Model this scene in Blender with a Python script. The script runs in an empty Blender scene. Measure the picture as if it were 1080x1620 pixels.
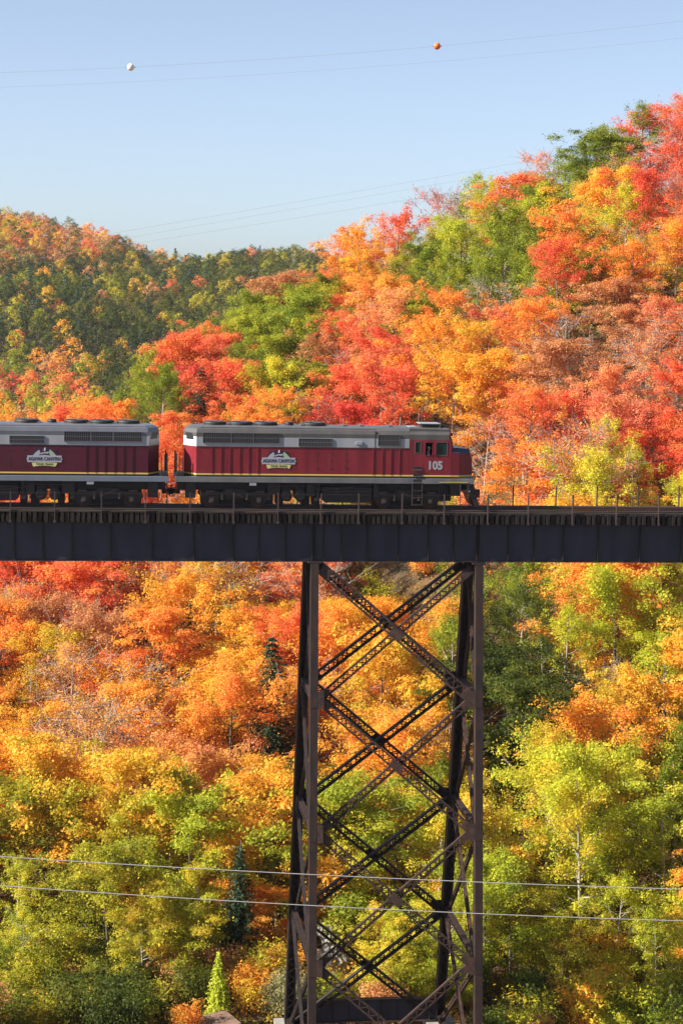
import bpy, math, random
import numpy as np
from mathutils import Vector, Matrix

# ------------------------------------------------------------------ camera, world, sun, exposure
scene = bpy.context.scene
CAM = (-17.93, -116.35, 15.5)
YAW, PITCH, ROLL = math.radians(7.24), math.radians(6.21), math.radians(1.44)
FPX = 3150.0                                   # focal length in pixels of the 1080x1620 photograph
cd = bpy.data.cameras.new('camera'); cam = bpy.data.objects.new('camera', cd)
scene.collection.objects.link(cam); scene.camera = cam
cd.sensor_fit = 'VERTICAL'; cd.sensor_height = 36.0; cd.lens = FPX / 1620 * 36.0
cd.clip_start = 0.5; cd.clip_end = 12000
Fw = Vector((math.sin(YAW) * math.cos(PITCH), math.cos(YAW) * math.cos(PITCH), -math.sin(PITCH)))
Rt0 = Vector((math.cos(YAW), -math.sin(YAW), 0)); Up0 = Rt0.cross(Fw)
Rt = Rt0 * math.cos(ROLL) + Up0 * math.sin(ROLL); Up = Rt.cross(Fw)
cam.matrix_world = Matrix.Translation(CAM) @ Matrix((Rt, Up, -Fw)).transposed().to_4x4()

SUN_EL = math.radians(33.0)
SUN_A = math.radians(9.5)                     # the sun stands left, this much to the camera's side of the bridge line
sdir = Vector((-math.cos(SUN_A) * math.cos(SUN_EL), -math.sin(SUN_A) * math.cos(SUN_EL), math.sin(SUN_EL)))
world = bpy.data.worlds.new('World'); scene.world = world; world.use_nodes = True
wn = world.node_tree; bg = wn.nodes['Background']
sky = wn.nodes.new('ShaderNodeTexSky'); sky.sky_type = 'NISHITA'; sky.sun_disc = False
sky.sun_elevation = SUN_EL
sky.sun_rotation = math.atan2(sdir.x, sdir.y)
sky.altitude = 300; sky.air_density = 0.7; sky.dust_density = 0.9; sky.ozone_density = 4.0
hsv = wn.nodes.new('ShaderNodeHueSaturation'); hsv.inputs['Saturation'].default_value = 0.72
wn.links.new(sky.outputs[0], hsv.inputs['Color']); wn.links.new(hsv.outputs[0], bg.inputs[0]); bg.inputs[1].default_value = 0.079
sl = bpy.data.lights.new('sun', 'SUN'); sl.energy = 5.0; sl.angle = math.radians(0.5); sl.color = (1.0, 0.92, 0.80)
so = bpy.data.objects.new('sun', sl); scene.collection.objects.link(so)
so.rotation_euler = sdir.to_track_quat('Z', 'Y').to_euler()
scene.view_settings.view_transform = 'Standard'; scene.view_settings.look = 'None'
scene.view_settings.exposure = 1.15; scene.view_settings.gamma = 1; scene.view_settings.use_curve_mapping = False
scene.render.engine = 'CYCLES'
scene.cycles.use_denoising = True
scene.cycles.max_bounces = 6; scene.cycles.diffuse_bounces = 4; scene.cycles.transmission_bounces = 4
scene.cycles.glossy_bounces = 2; scene.cycles.volume_bounces = 0

R = random.Random(7)
NR = np.random.RandomState(11)
COL = scene.collection
GRADE = 0.0055
HAZE_DENSITY = 0.000045

def project(p):
    v = Vector(p) - Vector(CAM)
    d = v.dot(Fw)
    return 540 + FPX * v.dot(Rt) / d, 810 - FPX * v.dot(Up) / d, d

def ray(px, py):
    return (Fw + Rt * ((px - 540) / FPX) - Up * ((py - 810) / FPX))

def at_y(px, py, Y):
    r = ray(px, py); t = (Y - CAM[1]) / r.y
    return Vector(CAM) + r * t

# ------------------------------------------------------------------ tagging helpers
def tag(o, label=None, cat=None, group=None, kind=None):
    if label: o['label'] = label
    if cat: o['category'] = cat
    if group: o['group'] = group
    if kind: o['kind'] = kind
    return o

def empty(name, loc=(0, 0, 0), label=None, cat=None, group=None):
    o = bpy.data.objects.new(name, None); COL.objects.link(o); o.location = loc
    o.empty_display_size = 0.2
    return tag(o, label, cat, group)

class MB:
    def __init__(s): s.v = []; s.f = []
    def poly(s, pts, faces):
        n = len(s.v); s.v += [tuple(p) for p in pts]; s.f += [tuple(i + n for i in f) for f in faces]
    def box(s, x0, x1, y0, y1, z0, z1):
        x0, x1 = min(x0, x1), max(x0, x1); y0, y1 = min(y0, y1), max(y0, y1); z0, z1 = min(z0, z1), max(z0, z1)
        s.poly([(x0,y0,z0),(x1,y0,z0),(x1,y1,z0),(x0,y1,z0),(x0,y0,z1),(x1,y0,z1),(x1,y1,z1),(x0,y1,z1)],
               [(0,3,2,1),(4,5,6,7),(0,1,5,4),(1,2,6,5),(2,3,7,6),(3,0,4,7)])
    def bar(s, a, b, w, h, up=(0, 0, 1)):
        """box from a to b; w across, h along 'up'"""
        a = Vector(a); b = Vector(b); d = (b - a).normalized(); u = Vector(up); u = (u - d * u.dot(d)).normalized(); c = d.cross(u)
        P = []
        for q in (a, b):
            for i, j in ((-1,-1),(1,-1),(1,1),(-1,1)): P.append(q + c * (i * w / 2) + u * (j * h / 2))
        s.poly(P, [(0,3,2,1),(4,5,6,7),(0,1,5,4),(1,2,6,5),(2,3,7,6),(3,0,4,7)])
    def tube(s, pts, radii, n=8, cap=True):
        base = len(s.v); pts = [Vector(p) for p in pts]
        if not hasattr(radii, '__len__'): radii = [radii] * len(pts)
        ref = Vector((0, 0, 1))
        for i, p in enumerate(pts):
            d = (pts[min(i + 1, len(pts) - 1)] - pts[max(i - 1, 0)]).normalized()
            r = ref if abs(d.dot(ref)) < .95 else Vector((1, 0, 0))
            a = d.cross(r).normalized(); b = d.cross(a)
            for k in range(n):
                t = 2 * math.pi * k / n
                s.v.append(tuple(p + (a * math.cos(t) + b * math.sin(t)) * radii[i]))
        for i in range(len(pts) - 1):
            for k in range(n):
                k2 = (k + 1) % n
                s.f.append((base + i * n + k, base + i * n + k2, base + (i + 1) * n + k2, base + (i + 1) * n + k))
        if cap:
            s.f.append(tuple(base + k for k in range(n))[::-1])
            s.f.append(tuple(base + (len(pts) - 1) * n + k for k in range(n)))
    def cyl(s, a, b, r, n=16): s.tube([a, b], [r, r], n)
    def prism(s, outline, y0, y1):
        """outline in (x,z), extruded in y"""
        n = len(outline); P = [(x, y0, z) for x, z in outline] + [(x, y1, z) for x, z in outline]
        F = [tuple(range(n)), tuple(range(2 * n - 1, n - 1, -1))] + [(i, i + n, (i + 1) % n + n, (i + 1) % n) for i in range(n)]
        s.poly(P, F)
    def build(s, name, mat, parent=None, smooth=False, fix=True):
        me = bpy.data.meshes.new(name); me.from_pydata(s.v, [], s.f)
        if fix:
            import bmesh
            bm = bmesh.new(); bm.from_mesh(me); bmesh.ops.recalc_face_normals(bm, faces=bm.faces); bm.to_mesh(me); bm.free()
        if smooth: me.polygons.foreach_set('use_smooth', [True] * len(me.polygons))
        me.materials.append(mat)
        o = bpy.data.objects.new(name, me); COL.objects.link(o)
        if parent: o.parent = parent
        return o

def bevel(o, w=.01, seg=2):
    m = o.modifiers.new('bevel', 'BEVEL'); m.width = w; m.segments = seg; m.limit_method = 'ANGLE'
    return o

# ------------------------------------------------------------------ materials
def newmat(name):
    m = bpy.data.materials.new(name); m.use_nodes = True
    return m, m.node_tree, m.node_tree.nodes['Principled BSDF']

def mat(name, c, rough=.5, metal=0, c2=None, scale=3.0, amt=.5, bump=0, spec=.5, stretch=(1, 1, 1), detail=6):
    m, t, b = newmat(name)
    b.inputs['Roughness'].default_value = rough; b.inputs['Metallic'].default_value = metal
    b.inputs['Specular IOR Level'].default_value = spec
    if c2 is None and not bump:
        b.inputs['Base Color'].default_value = (*c, 1); return m
    tc = t.nodes.new('ShaderNodeTexCoord'); mp = t.nodes.new('ShaderNodeMapping'); mp.inputs['Scale'].default_value = stretch
    nz = t.nodes.new('ShaderNodeTexNoise'); nz.inputs['Scale'].default_value = scale; nz.inputs['Detail'].default_value = detail
    t.links.new(tc.outputs['Object'], mp.inputs[0]); t.links.new(mp.outputs[0], nz.inputs['Vector'])
    rp = t.nodes.new('ShaderNodeValToRGB'); rp.color_ramp.elements[0].position = .5 - amt / 2 + .02; rp.color_ramp.elements[1].position = .5 + amt / 2
    rp.color_ramp.elements[0].color = (*c, 1); rp.color_ramp.elements[1].color = (*(c2 or c), 1)
    t.links.new(nz.outputs['Fac'], rp.inputs[0]); t.links.new(rp.outputs[0], b.inputs['Base Color'])
    if bump:
        bp = t.nodes.new('ShaderNodeBump'); bp.inputs['Strength'].default_value = bump; bp.inputs['Distance'].default_value = .05
        t.links.new(nz.outputs['Fac'], bp.inputs['Height']); t.links.new(bp.outputs[0], b.inputs['Normal'])
    return m

M = {}
M['girder'] = mat('girder_paint', (.007, .010, .024), .5, 0, (.030, .036, .060), 1.1, .6, .25, stretch=(1, 1, .3))
M['girder_edge'] = mat('girder_flange_paint', (.007, .006, .008), .6, 0, (.030, .018, .015), 2.5, .4, .1)
M['rust'] = mat('weathered_steel', (.007, .0045, .0045), .7, 0, (.034, .013, .008), 2.2, .42, .3, stretch=(1, 1, .5))
M['rust_light'] = mat('rusty_bracing', (.014, .009, .009), .7, 0, (.070, .032, .020), 3.0, .42, .3)
M['rust_dark'] = mat('dark_bracing', (.012, .008, .009), .65, 0, (.03, .018, .016), 3.0, .5, .2)
M['tie'] = mat('creosoted_timber', (.008, .006, .006), .9, 0, (.024, .016, .013), 7.0, .5, .4)
M['timber'] = mat('weathered_plank', (.016, .011, .010), .85, 0, (.060, .040, .031), 3.0, .5, .3, stretch=(.3, 3, 3))
M['rail'] = mat('rail_steel', (.06, .03, .024), .5, .3, (.11, .055, .04), 4, .5)
M['post'] = mat('post_steel', (.04, .028, .026), .6, 0, (.08, .052, .045), 5, .5)
M['black'] = mat('underframe_black', (.010, .010, .011), .55, 0, (.026, .021, .019), 3, .5, .1)
M['steel'] = mat('bright_steel', (.45, .45, .45), .35, .8)
M['glass'] = mat('cab_glass', (.012, .03, .032), .08, 0)
M['white_paint'] = mat('white_paint', (.78, .78, .76), .4)
M['concrete'] = mat('concrete', (.22, .21, .19), .9, 0, (.34, .32, .29), 2, .5, .3)
M['rock'] = mat('rock', (.16, .15, .145), .9, 0, (.42, .40, .38), .9, .35, .8, detail=10)
M['bark'] = mat('bark', (.085, .068, .056), .9, 0, (.20, .17, .15), 3.0, .5, .5, stretch=(1, 1, .3))
M['birch_bark'] = mat('pale_bark', (.22, .19, .17), .9, 0, (.46, .42, .38), 2.5, .5, .4, stretch=(1, 1, .4))
M['shed_roof'] = mat('brown_metal_roof', (.12, .07, .05), .7, 0, (.24, .15, .11), 2, .5, .1)
M['ground'] = mat('leaf_litter', (.035, .028, .014), .95, 0, (.15, .085, .035), .35, .5, .5, detail=12)

# ------------------------------------------------------------------ terrain: valley floor, near hillside, far hill
common = [(0, 13), (20, 4), (45, -20), (70, -30), (100, -32), (130, -32.3)]
cols = {
 -3000: [(150,-33),(260,-26),(330,-30),(450,-38),(650,-38),(1200,60),(1500,65),(2500,40)],
 -500: [(150,-33),(235,-20),(310,-26),(450,-38),(650,-38),(1200,66),(1500,68),(2500,40)],
 0:    [(150,-33),(235,-14),(290,-19),(420,-34),(650,-38),(900,2),(1200,51),(1500,52),(2500,40)],
 130:  [(150,-33),(250,-9.5),(300,-14),(430,-32),(650,-38),(1200,40),(1500,38),(2500,35)],
 250:  [(150,-33),(262,-3.9),(312,-8),(450,-27),(650,-36),(1200,28),(1500,29),(2500,35)],
 330:  [(150,-33),(280,.2),(325,-3),(450,-20),(650,-30),(1200,28),(1500,30),(2500,30)],
 480:  [(150,-33),(300,8.6),(370,6.5),(600,-8),(800,0),(1200,25),(1500,28),(2500,25)],
 560:  [(150,-33),(300,11.6),(400,11),(700,6),(1200,20),(2500,20)],
 640:  [(150,-32.5),(300,16.2),(450,16),(800,12),(1200,16),(2500,16)],
 860:  [(150,-32),(285,23),(400,27),(800,27),(1200,22),(2500,20)],
 970:  [(150,-32),(285,29.8),(400,34),(800,34),(1200,28),(2500,20)],
 1080: [(150,-31.5),(215,-6),(275,31.2),(400,35),(800,35),(1200,30),(2500,20)],
 1500: [(150,-30),(215,2),(275,37.4),(400,42),(800,42),(1200,38),(2500,20)],
 4000: [(150,-30),(215,2),(275,37.4),(400,42),(800,42),(1200,38),(2500,20)],
}
ck = sorted(cols); ds = np.linspace(0, 2500, 501)
tab = np.array([np.interp(ds, *zip(*(common + cols[c]))) for c in ck])
angs = np.array([math.atan((c - 540) / FPX) + YAW for c in ck])
ker = np.exp(-np.linspace(-2, 2, 9) ** 2); ker /= ker.sum()
tab = np.array([np.convolve(np.pad(r, 4, mode='edge'), ker, 'valid') for r in tab])
fa = np.linspace(angs[0], angs[-1], 800)
T2 = np.array([np.interp(fa, angs, tab[:, j]) for j in range(len(ds))]).T
k2 = np.exp(-np.linspace(-2, 2, 25) ** 2); k2 /= k2.sum()
T2 = np.array([np.convolve(np.pad(T2[:, j], 12, mode='edge'), k2, 'valid') for j in range(T2.shape[1])]).T

def ground_z(x, y):
    x = np.asarray(x, float); y = np.asarray(y, float)
    dx, dy = x - CAM[0], y - CAM[1]
    d = np.clip(np.hypot(dx, dy), 0, 2499); a = np.clip(np.arctan2(dx, dy), fa[0], fa[-1])
    i = (a - fa[0]) / (fa[1] - fa[0]); j = d / 5.0
    i0 = np.clip(i.astype(int), 0, len(fa) - 2); j0 = np.clip(j.astype(int), 0, len(ds) - 2); u = i - i0; v = j - j0
    z = (T2[i0, j0] * (1 - u) + T2[i0 + 1, j0] * u) * (1 - v) + (T2[i0, j0 + 1] * (1 - u) + T2[i0 + 1, j0 + 1] * u) * v
    w = np.clip((d - 125) / 60, 0, 1)
    z = z + w * (1.3 * np.sin(x * .061 + 1.3) * np.sin(y * .053 + .4) + .6 * np.sin(x * .17 + y * .11) + .35 * np.sin(y * .29 - x * .23))
    w2 = np.clip((d - 500) / 300, 0, 1)
    z = z + w2 * (6 * np.sin(x * .017 + 2) * np.sin(y * .011) + 3 * np.sin(x * .043 - y * .02))
    return z

def axis(a):  # uneven grid line positions
    out = [a[0][0]]
    for lo, hi, st in a:
        n = max(1, int(round((hi - lo) / st))); out += list(np.linspace(lo, hi, n + 1)[1:])
    return np.array(out)
gx = axis([(-1500, -900, 150), (-900, -150, 25), (-150, 150, 3.5), (150, 500, 25), (500, 1500, 200)])
gy = axis([(-600, -150, 90), (-150, -10, 8), (-10, 260, 3.5), (260, 1400, 18), (1400, 1800, 100)])
GX, GY = np.meshgrid(gx, gy); GZ = ground_z(GX, GY)
nx, ny = len(gx), len(gy)
verts = np.stack([GX.ravel(), GY.ravel(), GZ.ravel()], 1)
ii, jj = np.meshgrid(np.arange(nx - 1), np.arange(ny - 1)); q = (jj * nx + ii).ravel()
faces = np.stack([q, q + 1, q + nx + 1, q + nx], 1)

def mesh_from(name, v, f, mats, attr=None, smooth=False):
    me = bpy.data.meshes.new(name); n = len(v); k = f.shape[1]; m = len(f)
    me.vertices.add(n); me.vertices.foreach_set('co', np.ascontiguousarray(v, np.float32).ravel())
    me.loops.add(m * k); me.loops.foreach_set('vertex_index', np.ascontiguousarray(f, np.int32).ravel())
    me.polygons.add(m); me.polygons.foreach_set('loop_start', np.arange(0, m * k, k, dtype=np.int32))
    if smooth: me.polygons.foreach_set('use_smooth', np.ones(m, bool))
    if attr is not None:
        a = me.attributes.new('tint', 'FLOAT_COLOR', 'POINT'); a.data.foreach_set('color', np.ascontiguousarray(attr, np.float32).ravel())
    me.update(calc_edges=True)
    for mm in mats: me.materials.append(mm)
    return me

go = bpy.data.objects.new('hillside_ground', mesh_from('hillside_ground', verts, faces, [M['ground']], smooth=True))
COL.objects.link(go); tag(go, kind='structure')

# ------------------------------------------------------------------ foliage materials: a range of leaf colours per kind of tree
def leafmat(name, colors, transl=.48, val=.14):
    m, t, b = newmat('leaves_' + name); N = t.nodes; L = t.links
    at = N.new('ShaderNodeAttribute'); at.attribute_name = 'tint'
    sp = N.new('ShaderNodeSeparateColor'); L.new(at.outputs['Color'], sp.inputs[0])
    oi = N.new('ShaderNodeObjectInfo'); tc = N.new('ShaderNodeTexCoord')
    add = N.new('ShaderNodeVectorMath'); add.operation = 'ADD'
    sc = N.new('ShaderNodeVectorMath'); sc.operation = 'SCALE'; sc.inputs['Scale'].default_value = 1.0
    cmb = N.new('ShaderNodeCombineXYZ'); mm = N.new('ShaderNodeMath'); mm.operation = 'MULTIPLY'; mm.inputs[1].default_value = 90
    L.new(oi.outputs['Random'], mm.inputs[0]); L.new(mm.outputs[0], cmb.inputs[0]); L.new(mm.outputs[0], cmb.inputs[2])
    L.new(tc.outputs['Object'], add.inputs[0]); L.new(cmb.outputs[0], add.inputs[1])
    nz = N.new('ShaderNodeTexNoise'); nz.inputs['Scale'].default_value = .22; nz.inputs['Detail'].default_value = 3; L.new(add.outputs[0], nz.inputs['Vector'])
    def mul(s, f, add_=None):
        x = N.new('ShaderNodeMath'); x.operation = 'MULTIPLY_ADD'; L.new(s, x.inputs[0]); x.inputs[1].default_value = f
        if add_ is None: x.inputs[2].default_value = 0
        else: L.new(add_, x.inputs[2])
        return x.outputs[0]
    fac = mul(sp.outputs[1], .50); fac = mul(sp.outputs[0], .14, fac); fac = mul(nz.outputs['Fac'], .70, fac); fac = mul(oi.outputs['Random'], .40, fac)
    sub = N.new('ShaderNodeMath'); sub.operation = 'SUBTRACT'; L.new(fac, sub.inputs[0]); sub.inputs[1].default_value = .37
    rp = N.new('ShaderNodeValToRGB'); e = rp.color_ramp.elements
    e[0].color = (*colors[0], 1); e[1].color = (*colors[-1], 1)
    for k, c in enumerate(colors[1:-1]):
        x = e.new((k + 1) / (len(colors) - 1)); x.color = (*c, 1)
    L.new(sub.outputs[0], rp.inputs[0])
    hs = N.new('ShaderNodeHueSaturation'); mr = N.new('ShaderNodeMapRange'); mr.inputs['To Min'].default_value = 1 - val; mr.inputs['To Max'].default_value = 1 + val
    L.new(sp.outputs[2], mr.inputs[0]); L.new(mr.outputs[0], hs.inputs['Value']); L.new(rp.outputs[0], hs.inputs['Color'])
    L.new(hs.outputs[0], b.inputs['Base Color']); b.inputs['Roughness'].default_value = .6; b.inputs['Specular IOR Level'].default_value = .25
    tr = N.new('ShaderNodeBsdfTranslucent'); L.new(hs.outputs[0], tr.inputs[0])
    mx = N.new('ShaderNodeMixShader'); mx.inputs[0].default_value = transl
    L.new(b.outputs[0], mx.inputs[1]); L.new(tr.outputs[0], mx.inputs[2]); L.new(mx.outputs[0], N['Material Output'].inputs[0])
    return m

PAL = {
 'crimson': [(.50,.06,.045),(.72,.09,.06),(.82,.14,.08),(.82,.24,.08),(.66,.26,.07)],
 'scarlet': [(.66,.12,.06),(.84,.15,.07),(.88,.22,.085),(.88,.32,.08),(.78,.38,.07)],
 'orange':  [(.82,.18,.06),(.90,.28,.06),(.92,.40,.065),(.88,.46,.065),(.60,.44,.05)],
 'amber':   [(.86,.28,.05),(.92,.42,.05),(.92,.52,.06),(.78,.54,.05),(.44,.42,.04)],
 'yellow':  [(.84,.44,.05),(.86,.60,.06),(.76,.64,.06),(.56,.58,.05),(.36,.42,.04)],
 'lime':    [(.26,.32,.03),(.42,.47,.035),(.58,.60,.045),(.68,.62,.045),(.78,.52,.045)],
 'green':   [(.09,.13,.014),(.18,.235,.020),(.29,.345,.026),(.42,.44,.03),(.52,.44,.035)],
 'olive':   [(.12,.14,.015),(.26,.27,.022),(.44,.42,.03),(.60,.48,.035),(.66,.36,.04)],
 'dark':    [(.028,.044,.008),(.052,.075,.010),(.09,.12,.014),(.16,.18,.018),(.22,.20,.02)],
 'rust':    [(.40,.15,.07),(.60,.26,.11),(.70,.36,.14),(.62,.30,.13),(.50,.34,.10)],
 'pink':    [(.66,.18,.10),(.86,.28,.14),(.88,.40,.16),(.86,.46,.12),(.72,.42,.10)],
 'moss':    [(.022,.036,.010),(.040,.058,.012),(.07,.09,.016),(.13,.14,.02),(.20,.19,.025)],
 'sage':    [(.22,.24,.13),(.30,.31,.16),(.36,.34,.16),(.42,.36,.12)],
}
LM = {k: leafmat(k, v) for k, v in PAL.items()}
LM['spruce'] = leafmat('spruce', [(.018,.040,.016),(.030,.058,.024),(.045,.080,.032)], .1)
LM['young'] = leafmat('young_conifer', [(.40,.48,.03),(.52,.56,.04),(.60,.58,.05)], .3)

# ------------------------------------------------------------------ tree shapes
def leaf_quads(c, nrm, size, rs, aspect=.62):
    """rhombic leaf sprays at points c facing nrm"""
    n = len(c)
    t = rs.normal(size=(n, 3)); t -= nrm * (t * nrm).sum(1)[:, None]; t /= np.linalg.norm(t, axis=1)[:, None] + 1e-9
    s = np.cross(nrm, t)
    a = size[:, None] * t; b = size[:, None] * aspect * s
    droop = nrm * (size * .25 * rs.uniform(-1, 1, n))[:, None]
    V = np.stack([c - a + droop, c + b * rs.uniform(.7, 1.1, (n, 1)) , c + a + droop, c - b * rs.uniform(.7, 1.1, (n, 1))], 1).reshape(-1, 3)
    F = np.arange(4 * n).reshape(n, 4)
    return V, F

def clumps_to_mesh(name, clumps, per, lsize, rs, flat=.40, upn=.5, fuzz=.40, out=.55):
    """clumps: (centre, rx, rz, axis-out)"""
    VV, FF, AA = [], [], []; off = 0
    for c, rx, rz in clumps:
        n = int(per * (rx * rx) * rs.uniform(.8, 1.2)) + 6
        u = rs.normal(size=(n, 3)); u /= np.linalg.norm(u, axis=1)[:, None]
        u[:, 2] = np.where(u[:, 2] < -.35, -u[:, 2], u[:, 2])
        r = rs.uniform(.45, 1.12, n) ** .7
        ang = rs.uniform(0, 6.28, 3)
        lump = 1 + .22 * np.sin(3 * np.arctan2(u[:, 1], u[:, 0]) + ang[0]) + .15 * np.sin(5 * np.arctan2(u[:, 1], u[:, 0]) + ang[1])
        p = u * (r * lump)[:, None] * np.array([rx, rx, rz]) + np.array(c)
        g_ = rs.rand(n)[:, None] < fuzz; p = np.where(g_, np.array(c) + rs.normal(size=(n, 3)) * np.array([rx, rx, rz]) * .62, p)
        nr = u * out + rs.normal(size=(n, 3)) * flat + np.array([0, 0, upn]); nr /= np.linalg.norm(nr, axis=1)[:, None]
        sz = lsize * np.exp(rs.normal(-.08, .33, n))
        V, F = leaf_quads(p, nr, sz, rs)
        a = np.ones((n, 4), np.float32); a[:, 0] = rs.rand(n); a[:, 1] = rs.rand(); a[:, 2] = np.clip(.5 + rs.normal(0, .3, n), 0, 1)
        VV.append(V); FF.append(F + off); AA.append(np.repeat(a, 4, 0)); off += len(V)
    return mesh_from(name, np.concatenate(VV), np.concatenate(FF), [LM['orange']], np.concatenate(AA))

def broadleaf(seed, H=12., W=4.4, base=.28, nlimb=15, per=46, lsize=.21, crx=(.85, 1.5), flatness=.55, lean=.3, bare=0., bark='bark', twig=False, forks=3):
    rs = np.random.RandomState(seed); tr = MB(); clumps = []
    top = np.array([rs.normal(0, lean), rs.normal(0, lean), H * .93])
    def tp(t):
        b = np.array([math.sin(t * 2.4 + seed) * .25, math.cos(t * 2 + seed) * .25 - .25, 0])
        return top * t + b * t
    r0 = H * .014
    tr.tube([tp(t) + np.array([0, 0, -.8 if t == 0 else 0]) for t in np.linspace(0, 1, 9)], [r0 * (1.25 if t == 0 else 1 - t * .86) for t in np.linspace(0, 1, 9)], 7)
    for i in range(nlimb):
        t = base + (1 - base) * (i + rs.uniform(0, .8)) / nlimb * .95
        az = i * 2.4 + rs.normal(0, .4)
        env = math.sin(math.pi * min(1, max(0, ((t - base) / (1 - base)) * .80 + .22))) ** .75     # crown width along the height
        L = W * env * rs.uniform(.72, 1.12)
        rise = (.25 + .75 * t) * rs.uniform(.5, 1.1)
        a = tp(t); d = np.array([math.cos(az), math.sin(az), rise]); d /= np.linalg.norm(d)
        m = a + d * L * .5 + np.array([0, 0, -.03 * L]); e = a + d * L + np.array([0, 0, .07 * L])
        r = r0 * (1 - t * .75) * .5
        tr.tube([a, m, e], [r, r * .65, r * .2], 5)
        for k in range(forks):
            f = .45 + .25 * k + rs.uniform(-.1, .1); p = a + (e - a) * f
            dd = d + rs.normal(0, .55, 3); dd /= np.linalg.norm(dd); l2 = L * rs.uniform(.25, .45)
            q2 = p + dd * l2
            tr.tube([p, q2], [r * .45, r * .12], 4)
            if rs.rand() > bare:
                rx = rs.uniform(*crx) * (W / 4.4); clumps.append((q2, rx, rx * flatness * rs.uniform(.7, 1.4)))
            if twig:
                for _ in range(5):
                    w = q2 + rs.normal(0, .8, 3) + d * .5; s_ = p + (q2 - p) * rs.uniform(.2, 1)
                    tr.tube([s_, (s_ + w) / 2 + rs.normal(0, .1, 3), w], [.025, .018, .01], 3, cap=False)
        if rs.rand() > bare:
            rx = rs.uniform(*crx) * (W / 4.4); clumps.append((e, rx, rx * flatness))
        if L > 2.2 and rs.rand() > bare + .2:
            rx = rs.uniform(*crx) * .85 * (W / 4.4); clumps.append((m, rx, rx * flatness))
    rx = 1.1 * (W / 4.4)
    if bare < .5:
        [clumps.append((tp(t_) + rs.normal(0, .35, 3), rx * f_, rx * f_)) for t_, f_ in ((1.02, .45), (.97, .7), (.92, .8), (.86, .9), (.8, .9))]
    return tr, clumps_to_mesh('crown', clumps, per, lsize, rs), bark

def conifer(seed, H=11., W=2.3, lsize=.20, n=26):
    rs = np.random.RandomState(seed); tr = MB(); tr.tube([(0, 0, -.6), (0, 0, H * .5), (.05, 0, H)], [H * .014, H * .008, .02], 7)
    P, Nn, S, A = [], [], [], []
    for i in range(n):
        t = .06 + .92 * i / n; z = H * t; r = W * (1 - t) ** .85 + .12
        nb = max(5, int(11 * (1 - t) + 4))
        for k in range(nb):
            az = k * 6.283 / nb + i * .7 + rs.normal(0, .12); L = r * rs.uniform(.72, 1.15)
            g = rs.rand()
            m = int(8 + L * 16)
            for j in range(m):
                f = (j + rs.rand()) / m; wd = .30 * L * (1 - f) + .08
                px = L * f; off = rs.uniform(-1, 1) * wd
                P.append((math.cos(az) * px - math.sin(az) * off, math.sin(az) * px + math.cos(az) * off, z - .38 * px + .16 * px * f + rs.normal(0, .05)))
                Nn.append((math.cos(az) * .5 + rs.normal(0, .4), math.sin(az) * .5 + rs.normal(0, .4), .8)); S.append(lsize * rs.uniform(.5, 1.2)); A.append((rs.rand(), g, rs.rand(), 1))
    P = np.array(P); Nn = np.array(Nn); Nn /= np.linalg.norm(Nn, axis=1)[:, None]
    V, F = leaf_quads(P, Nn, np.array(S), rs, .4)
    return tr, mesh_from('crown', V, F, [LM['spruce']], np.repeat(np.array(A, np.float32), 4, 0)), 'bark'

def shrub(seed, H=3.2, W=2.2, lsize=.075, per=330):
    rs = np.random.RandomState(seed); tr = MB(); cl = []
    for i in range(9):
        az = i * 2.4; d = np.array([math.cos(az) * .5, math.sin(az) * .5, 1.]) * H * rs.uniform(.5, .95)
        e = d * np.array([W / H, W / H, 1.]) * .9
        tr.tube([(0, 0, -.3), e * .5 + rs.normal(0, .1, 3), e], [.05, .03, .012], 4)
        rx = rs.uniform(.5, .85); cl.append((e, rx, rx * .8)); cl.append((e * .6 + rs.normal(0, .2, 3), rx, rx * .7))
    return tr, clumps_to_mesh('crown', cl, per, lsize, rs, flat=.5), 'bark'

KINDS = {
 'maple': [broadleaf(s, 13, 3.9 + .25 * (s % 3), .16, 19, 300, .095, (.5, 1.05), .75, lean=.5, forks=5, bare=.06) for s in (1, 2, 3, 4, 5, 6)],
 'layered': [broadleaf(s, 12.5, 4.7, .14, 18, 270, .104, (.6, 1.25), .45, lean=.5, forks=4, bare=.05) for s in (11, 12, 13, 14)],
 'birch': [broadleaf(s, 13.5, 3.2, .15, 23, 420, .078, (.45, .9), 1.0, bark='birch_bark', forks=4, bare=.06) for s in (21, 22, 23, 24)],
 'tall': [broadleaf(s, 15.5, 3.9, .50, 14, 300, .095, (.5, 1.0), .7, lean=.9, forks=5, bare=.08) for s in (31, 32, 33)],
 'sparse': [broadleaf(s, 12.5, 3.9, .22, 17, 110, .088, (.5, 1.0), .9, bare=.30, bark='birch_bark', twig=True, forks=4) for s in (41, 42, 43, 44)],
 'bare': [broadleaf(s, 11.5, 3.4, .3, 15, 44, .085, (.5, .9), .9, bare=.6, bark='birch_bark', twig=True, forks=4) for s in (51, 52)],
 'spruce': [conifer(61, 11, 3.1, .17, 30), conifer(62, 9.5, 2.1, .16, 28)],
 'shrub': [shrub(s) for s in (71, 72, 73)],
}
trunk_mesh = {}
for k, lst in KINDS.items():
    for i, (tb, cm, bk) in enumerate(lst):
        me = bpy.data.meshes.new('trunk'); me.from_pydata(tb.v, [], tb.f); me.materials.append(M[bk])
        me.polygons.foreach_set('use_smooth', [True] * len(me.polygons)); trunk_mesh[(k, i)] = me

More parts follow.
